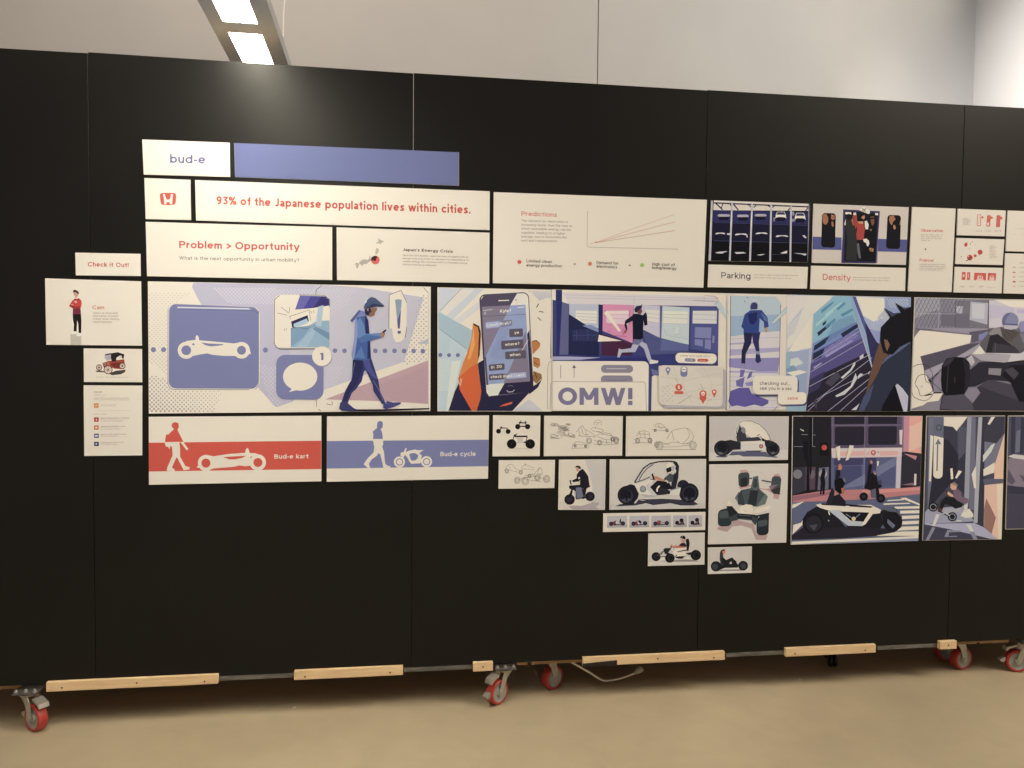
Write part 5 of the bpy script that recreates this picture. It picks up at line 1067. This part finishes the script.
A = Board('bubble_kart_picture', [(709.8, 416.4), (788.8, 416.4), (787.9, 459.9), (709.3, 461)], 'picture of a dark kart with a clear bubble cabin and a white side box', W='D6CBBE', base='C0B8B8', inset=0.4)
A.f(705, 412, 11.77).part('printed_background').poly('CBC4C0', '60,480 980,440 980,572 55,576').poly('565B7A', '130,520 280,510 320,466 480,462 720,470 740,500 862,530 840,538 680,524 450,524 400,506 280,512 240,536 140,532')
A.part('kart').poly('2A2A34', '240,338 300,328 420,356 420,440 330,446 270,500 200,526').circs('24242D', [(200, 428, 94), (800, 440, 80)], 32).circs('383843', [(196, 446, 70), (806, 446, 62)], 28).circs('1C1C24', [(202, 418, 60), (802, 430, 52)], 28).polys('62636F', ['150,476 180,468 220,488 176,504', '770,476 810,466 830,486 790,498']).poly('2A2A34', '640,292 790,340 850,372 720,420 700,370')
A.poly('D0CBC8', '424,352 480,340 700,348 708,452 500,462 426,446').poly('E6E0D8', '428,352 480,340 700,346 704,372 470,362').poly('4A4952', '470,456 680,452 640,470 500,468').circ('9C5A60', 660, 404, 25).circ('C09A9C', 660, 404, 12)
A.part('canopy').poly('3A3B46', '360,210 400,130 420,180 470,230 490,300 620,290 680,330 600,340 380,350 366,280').poly('DAD3C4', '404,128 440,106 540,108 640,150 720,230 770,330 720,330 640,290 540,302 470,240 430,180').poly('E8DFC8', '480,170 640,230 740,280 740,330 640,286 540,300 470,250 500,220').line('8C8A8E', 8, '404,128 440,104 540,106 640,146 712,212 756,280 772,344').line('D9D6D2', 7, '370,280 360,220 380,140 420,100 500,92').poly('B4B2B4', '360,200 390,130 412,140 380,250').lines('3A3B46', 7, ['610,280 644,262', '640,280 700,340']).poly('84848C', '440,170 470,190 480,240 450,250 420,220').poly('D9D6D2', '640,282 668,316 660,326 636,292'); A.done()
A = Board('overhead_kart_picture', [(709.6, 464.5), (788.2, 463.8), (786.3, 542.6), (708.2, 544.4)], 'square picture of an empty dark kart seen from above', W='D9CEC2', base='D3CAC4', inset=0.4)
A.f(705, 460, 6.563).part('printed_background').poly('B79A9E', '80,448 88,440 130,436 200,390 320,420 340,490 410,495 400,526 332,524 306,450 240,430 180,436 146,472 84,458').poly('C49A98', '218,180 290,160 330,180 400,190 440,180 490,226 482,258 448,252 452,226 410,200 300,176 232,192').polys('C9A09E', ['228,66 270,62 290,80 240,100', '452,96 480,88 502,110 450,120'])
A.part('kart').rr('3E4A50', '216,86 292,78 290,170 222,182', 22).rr('2B2F36', '232,120 280,112 276,172 236,178', 12).rr('444C55', '440,104 502,108 492,224 428,210', 22).poly('8A7080', '420,170 480,160 430,200').poly('35363F', '436,200 490,176 492,226 450,222').line('C9C4C2', 6, '292,76 370,82 392,104 408,150 424,190').lines('4A4C55', 9, ['372,134 440,146', '290,120 310,120'])
A.poly('4A565C', '238,196 300,184 316,110 348,104 358,190 412,240 396,290 340,306 262,300 216,292 210,232').poly('2C333A', '296,200 350,200 334,300 278,296').poly('5C6A70', '304,180 316,112 346,106 354,180 330,198').poly('3A464C', '312,176 322,124 342,120 346,174 330,186').poly('667478', '340,300 396,220 412,240 396,290').poly('8C8090', '196,250 216,214 240,296 226,300').poly('39424A', '240,200 262,296 216,290 212,234').poly('6F6E80', '196,246 222,206 224,216 204,262')
A.poly('EBDFC4', '218,340 236,302 270,290 310,296 318,346 300,358 222,352').poly('F1E8D0', '240,310 300,300 308,350 244,350').poly('EBE0C8', '140,290 160,260 180,300 150,304').poly('EBE0C8', '318,346 340,316 424,298 430,320 350,346').lines('C9B89C', 2.5, ['256,330 264,338 274,330', '266,336 266,344'])
A.rr('2E3A40', '84,330 166,312 176,432 84,438', 28).rr('48565C', '92,340 150,330 156,380 94,384', 14).rr('262F36', '338,380 420,346 416,492 338,494', 26).rr('48565C', '344,400 410,388 408,430 346,440', 14).poly('232A30', '140,304 176,302 218,350 300,356 340,362 420,346 420,362 350,372 330,430 306,396 220,388 170,400').lines('4E5A60', 6, ['222,362 300,368', '222,384 300,390']).poly('3C464C', '150,380 210,350 216,392 170,404').poly('3C464C', '306,366 350,380 330,430 306,400'); A.done()
A = Board('recumbent_kart_card', [(708.2, 547.8), (751.9, 546.7), (751.7, 572.7), (708, 574.2)], 'small card with a dark recumbent kart and rider, lowest on the wall', W='DFD3CA', base='D2C8C8', inset=0.4)
A.f(705, 460, 6.563).part('printed_background').poly('DDD4D2', '24,700 300,690 300,740 24,745').poly('8E8288', '60,722 270,716 240,726 90,728')
A.part('kart').circs('22232C', [(72, 698, 34), (250, 694, 32)], 28).circs('42444F', [(66, 700, 20), (252, 696, 19)]).poly('22232C', '80,668 110,680 130,660 175,640 205,664 220,690 215,706 130,708 90,724').poly('D2C8C8', '206,668 220,666 222,682 212,684')
A.part('rider').poly('3A3B46', '98,606 106,590 118,594 120,640 138,668 130,690 104,690 96,650').poly('D9705C', '112,592 130,586 134,602 124,618 114,612').poly('2A2A33', '110,590 124,584 134,590 116,598').poly('23232B', '104,650 122,640 150,670 180,640 200,664 178,660 160,684 120,690').poly('C9B4B0', '158,676 172,664 178,680 166,684'); A.done()

# ------------------------------------------------ street pictures
A = Board('street_picture', [(792.7, 416), (922.6, 416), (918.4, 540.9), (791, 544.9)], 'large picture of a waving kart driver and a scooter on a city street', W='D9CDBE', base='2C2838', inset=0.3)
A.f(785, 410, 5.486).part('dark_facades').poly('26242C', '44,30 252,30 250,440 40,470').poly('3C3848', '44,316 116,312 112,440 42,468').poly('5A4656', '112,312 168,312 164,436 112,440').poly('6A6C86', '186,318 240,312 238,436 178,440').circs('7E7C84', [(69, 352, 25)]).poly('6E6470', '140,326 160,330 166,356 156,376 140,376').circs('ADA6AE', [(208, 350, 23)]).lines('8A8890', 3, ['152,38 150,200', '90,134 124,136', '48,200 98,201', '150,136 168,138', '150,200 166,200']).poly('C9C6CC', '82,102 104,112 102,118 84,108').poly('1B1A22', '98,170 126,168 128,220 136,466 116,466 120,300 96,230').poly('1A1920', '134,40 146,40 146,330 140,360 134,340')
A.poly('1C1A22', '190,180 236,178 240,250 192,252').circs('C74842', [(215, 206, 15)])
A.part('shop_front').poly('5C506E', '252,30 650,30 642,210 254,212').polys('2B2636', ['270,30 438,30 436,76 272,78', '456,30 616,30 614,76 456,76']).rr('2D2838', '272,92 436,90 434,192 274,194', 14).rr('2D2838', '456,90 614,88 612,190 456,192', 14).lines('8A7C96', 2.5, ['438,32 436,208', '252,84 640,82', '262,30 262,210']).poly('7A6C88', '640,30 664,30 662,230 640,232')
A.poly('D5C4C6', '254,210 642,206 640,258 256,264').poly('DFA9A8', '290,228 434,226 434,250 290,252').poly('DFA9A8', '520,226 622,226 620,248 520,250').poly('DFA9A8', '446,228 466,228 466,248 446,248').circs('C4575C', [(484, 234, 15)]).circs('E6B0AC', [(484, 232, 7)]).lines('B08A98', 2, ['438,212 438,258', '256,262 640,257']).circs('B87880', [(511, 231, 5)])
A.poly('5E628C', '252,264 640,258 636,430 252,440').rr('44426A', '268,266 430,264 426,300 268,306', 8).rr('4A4C76', '270,310 420,304 418,420 270,426', 10).rr('565A86', '502,318 606,314 602,418 502,420', 12).poly('72789E', '300,430 606,256 622,258 610,300 420,416').lines('8A8CB0', 2.5, ['434,262 430,430', '612,260 606,428']).poly('C9BFC8', '612,258 638,256 630,430 606,430').poly('44436A', '440,262 500,262 498,420 438,424')
A.part('pink_building').poly('E8A298', '662,30 752,30 744,238 660,228').poly('C9889C', '650,30 682,30 676,228 648,228').poly('F0B8A8', '684,90 752,60 746,200 680,228').poly('34303E', '640,232 746,242 740,416 636,418').poly('C4808A', '650,238 722,252 716,274').poly('8A6A70', '640,410 700,398 710,414').poly('DCC8C8', '708,350 720,350 718,412 706,412').poly('DCC8C8', '626,110 644,108 640,190 628,188')
A.part('pavement').poly('C07A80', '40,470 250,436 250,440 638,428 742,418 740,462 640,470 480,490 40,505').poly('9A6476', '40,474 250,446 252,462 40,500').poly('D88C8C', '420,440 742,424 740,440 420,460')
A.poly('5E6686', '36,506 480,488 740,460 730,720 32,742').poly('7C86A6', '36,510 110,500 60,530 36,545').polys('E2DACE', ['630,482 660,480 742,516 738,524', '560,494 650,488 650,494 560,500', '540,512 680,508 686,514 540,520', '600,530 738,526 738,540 600,542', '630,552 738,548 738,566 630,568', '640,580 736,576 736,594 640,598', '640,610 734,606 734,624 640,628', '620,640 732,636 732,656 600,662', '560,668 732,664 730,690 500,690', '44,630 86,618 100,600 104,620 40,682', '36,520 106,500 60,530 38,540'])
A.poly('DFD7D0', '32,722 200,714 420,704 730,690 730,702 420,718 200,728 32,738').poly('8A93B4', '32,738 200,728 420,718 730,702 730,722 32,744')
A.poly('2A2634', '34,690 100,640 200,634 560,650 640,640 600,670 480,692 300,704 34,712')
A.part('pedestrian', 'dark pedestrian by the round windows').poly('1E1C26', '204,320 216,318 222,340 216,370 220,400 214,464 204,464 204,420 198,464 190,462 196,400 192,372 200,345')
A.part('kart', 'low white and black kart').poly('22222A', '94,600 120,560 170,530 240,530 330,640 200,650 180,670 140,676 108,656').circs('1C1B23', [(152, 620, 58)], 28).circs('2C2B35', [(156, 624, 44)], 28).poly('4C4B5C', '130,632 176,626 160,662').poly('24232C', '520,560 560,530 610,540 640,590 630,640 590,668 550,640').circs('1F1E27', [(588, 612, 54)], 28).poly('5A6078', '520,540 560,528 612,546 638,590 610,560 570,556').poly('6A7088', '560,596 604,632 590,650 560,620')
A.poly('22222B', '300,540 520,560 540,620 520,650 340,640').poly('E6E2DC', '166,520 196,512 340,520 470,520 524,546 520,566 480,570 440,626 420,636 344,634 300,600 236,550 190,536').poly('B7BECB', '236,550 300,548 350,606 430,610 420,636 344,634').poly('1D1C25', '302,556 460,562 428,612 358,606').poly('1D1C25', '196,512 340,516 480,528 470,536 340,528 200,520').lines('8A90A0', 4, ['332,570 372,596', '410,570 380,594']).circs('D9C8A0', [(375, 596, 11)]).circs('A9A4A0', [(238, 606, 4)]).polys('D9D6D4', ['234,556 240,554 246,574 240,576'])
A.poly('F0ECE6', '330,524 352,526 356,534 336,532').poly('2A2A38', '224,510 256,424 270,446 262,520')
A.part('kart_driver', 'dark haired kart driver waving one arm').poly('22232F', '268,470 296,460 330,500 332,522 250,520').poly('17171D', '270,386 286,372 320,374 330,394 318,420 326,440 300,462 274,440').poly('20212C', '280,330 300,326 302,352 292,380 276,384').poly('C97C62', '292,298 304,294 312,314 306,328 290,328').poly('B06A50', '306,428 324,424 322,456 312,462').poly('6A6E84', '312,372 326,372 334,392 322,396')
A.part('exclamation_strokes').polys('EFE4CE', ['276,204 300,196 300,274 288,276', '352,192 376,196 346,272 330,278'])
A.part('scooter_rider', 'scooter rider in a long dark coat waving').circs('1D1B25', [(430, 474, 23), (524, 484, 24)]).circs('34323E', [(430, 474, 10), (524, 484, 11)]).poly('1D1B25', '432,428 450,380 456,310 466,292 476,300 468,350 484,340 500,352 506,392 520,400 530,420 512,430 516,462 500,484 470,470 468,440').poly('5C6078', '470,436 496,430 498,482 470,478').poly('C08070', '462,282 472,274 480,288 470,298').poly('6A6880', '476,334 492,328 502,344 494,354').poly('B89088', '480,342 498,344 494,358').poly('44445C', '504,388 526,384 530,400 512,410').polys('DCD2CC', ['502,280 514,280 510,306 502,308'])
A.done()
A = Board('alley_picture', [(926.8, 416), (1005.2, 415.7), (1001.6, 539.4), (922.8, 540.7)], 'tall picture of a rider doing a wheelie in a city alley', W='D6CABE', base='4A4A5E', inset=0.3)
A.f(915, 412, 5.771).part('alley_walls').poly('E4D9C6', '160,28 302,28 280,60 240,110 220,86 160,78').poly('6E708A', '78,30 110,30 108,540 72,560').poly('DCD2CA', '88,132 106,140 92,400 80,400').poly('3E3E52', '160,86 214,84 244,120 240,380 160,400').poly('2F2E3E', '110,150 190,160 260,260 250,380 200,420 130,500 74,570 96,400').polys('55566C', ['250,90 296,86 290,270 250,280']).poly('383A4C', '250,280 300,220 290,480 230,420')
A.poly('9698AE', '302,28 326,28 314,480 300,570 282,560 290,300').poly('6E7088', '326,28 360,28 350,560 310,570 316,300').poly('4A4A5E', '350,28 372,28 364,480 344,600').poly('A9A8B8', '366,30 392,28 380,300 360,640 338,640 350,300').poly('3B3A4A', '388,28 420,28 398,420 392,660 360,640 376,300').poly('74768E', '400,130 470,100 520,70 520,200 460,300 400,330').poly('3F3E50', '400,110 440,28 524,28 518,120 470,180 400,170').poly('E4D4C8', '418,70 440,28 462,28 430,74')
A.poly('C9C8D0', '392,250 440,190 462,180 440,230 392,290').poly('DCD2CC', '326,360 350,310 352,440 340,440').poly('DCD2CC', '394,330 460,290 456,350 394,370').poly('5E5E74', '392,388 510,376 506,420 400,430').poly('E6B8A6', '458,310 516,122 512,386 456,386').poly('E2B6A6', '400,422 508,410 500,736 462,732 396,660').poly('9A6E6A', '398,560 410,498 432,540 466,610 440,706 398,664').poly('EFCDBA', '470,420 506,414 500,736 480,734')
A.part('arrow_sign').rr('666A84', '108,26 166,26 158,386 104,382', [6, 10, 26, 22]).rr('E2D8CE', '108,136 164,150 158,386 104,382', [0, 0, 26, 22]).ring('4A4C64', 137, 90, 15, 7).line('6F728C', 8, '130,180 126,340').poly('6F728C', '116,186 133,154 150,186')
A.part('road').poly('9C9CB8', '56,580 72,560 280,540 300,570 340,630 200,640 54,642').poly('44425A', '50,640 120,652 300,640 400,668 470,736 46,748').poly('A9A8C8', '54,640 100,644 340,640 400,668 476,736 430,730 200,676 54,648').polys('CFCBD2', ['120,590 142,590 112,660 98,656', '292,648 318,648 340,690 320,690']).polys('8A8AA4', ['98,664 116,668 76,744 58,744', '314,690 340,690 364,742 340,742', '186,680 262,684 262,692 196,694 192,716 242,714 240,720 168,720'])
A.part('exclamation_strokes').polys('EFE4CE', ['202,326 216,324 220,386 206,388', '250,336 270,342 240,384 230,380'])
A.part('wheelie_rider', 'rider in a mauve shirt on a tipping kart').poly('D9D6DA', '262,598 280,566 312,558 334,586 336,606 290,612').polys('CFCCD2', ['240,624 268,626 266,632 240,630', '280,540 304,526 300,580 284,576']).circs('20202A', [(104, 548, 27), (214, 604, 27)]).ring('8A8C9C', 104, 548, 17, 5).ring('8A8C9C', 214, 604, 17, 5).lines('3C3C4C', 9, ['120,556 160,500', '130,566 200,604']).poly('A9A8B8', '150,590 180,560 270,540 260,580 220,576').lines('C9C8D0', 5, ['170,580 200,600'])
A.poly('23222B', '176,486 240,500 274,530 270,548 232,558 196,536 170,530 150,580 130,574 156,510').poly('5C3A34', '134,548 156,560 150,582 128,560').poly('7A5F78', '218,446 244,444 264,462 268,488 306,500 304,522 282,530 240,510 222,490').poly('D9A890', '172,462 190,458 218,478 222,490 200,486').poly('2A2630', '170,456 188,458 184,474').poly('D0A090', '204,414 226,408 240,426 236,446 212,450 202,436').poly('9A7870', '204,412 226,404 244,418 242,434 232,424'); A.done()
A = Board('boulder_picture', [(1008.5, 415.8), (1046, 415.6), (1043.4, 528.8), (1005.8, 529.4)], 'picture of a pale boulder against dark blue walls, cut by the frame', W='D6CABE', base='4A485C', inset=0.3)
A.f(915, 412, 5.771).part('dark_walls').poly('4E5068', '540,28 780,28 780,262 536,250').polys('6A6E86', ['586,110 612,100 604,230 578,236', '640,40 700,40 690,250 630,240']).polys('3A3B50', ['556,28 580,28 574,240 552,240', '612,28 632,28 626,240 604,240'])
A.part('boulder').poly('86788A', '540,270 580,250 700,250 780,300 780,440 600,432 530,420 528,340').polys('C9C2C8', ['536,256 570,244 640,252 700,262 640,276 570,266', '600,442 660,446 640,456']).polys('5E5468', ['540,330 580,400 560,420 530,400', '600,360 680,390 640,420']).poly('3C3A4E', '526,424 780,446 780,500 526,500').poly('474458', '524,470 780,480 780,700 520,672'); A.done()
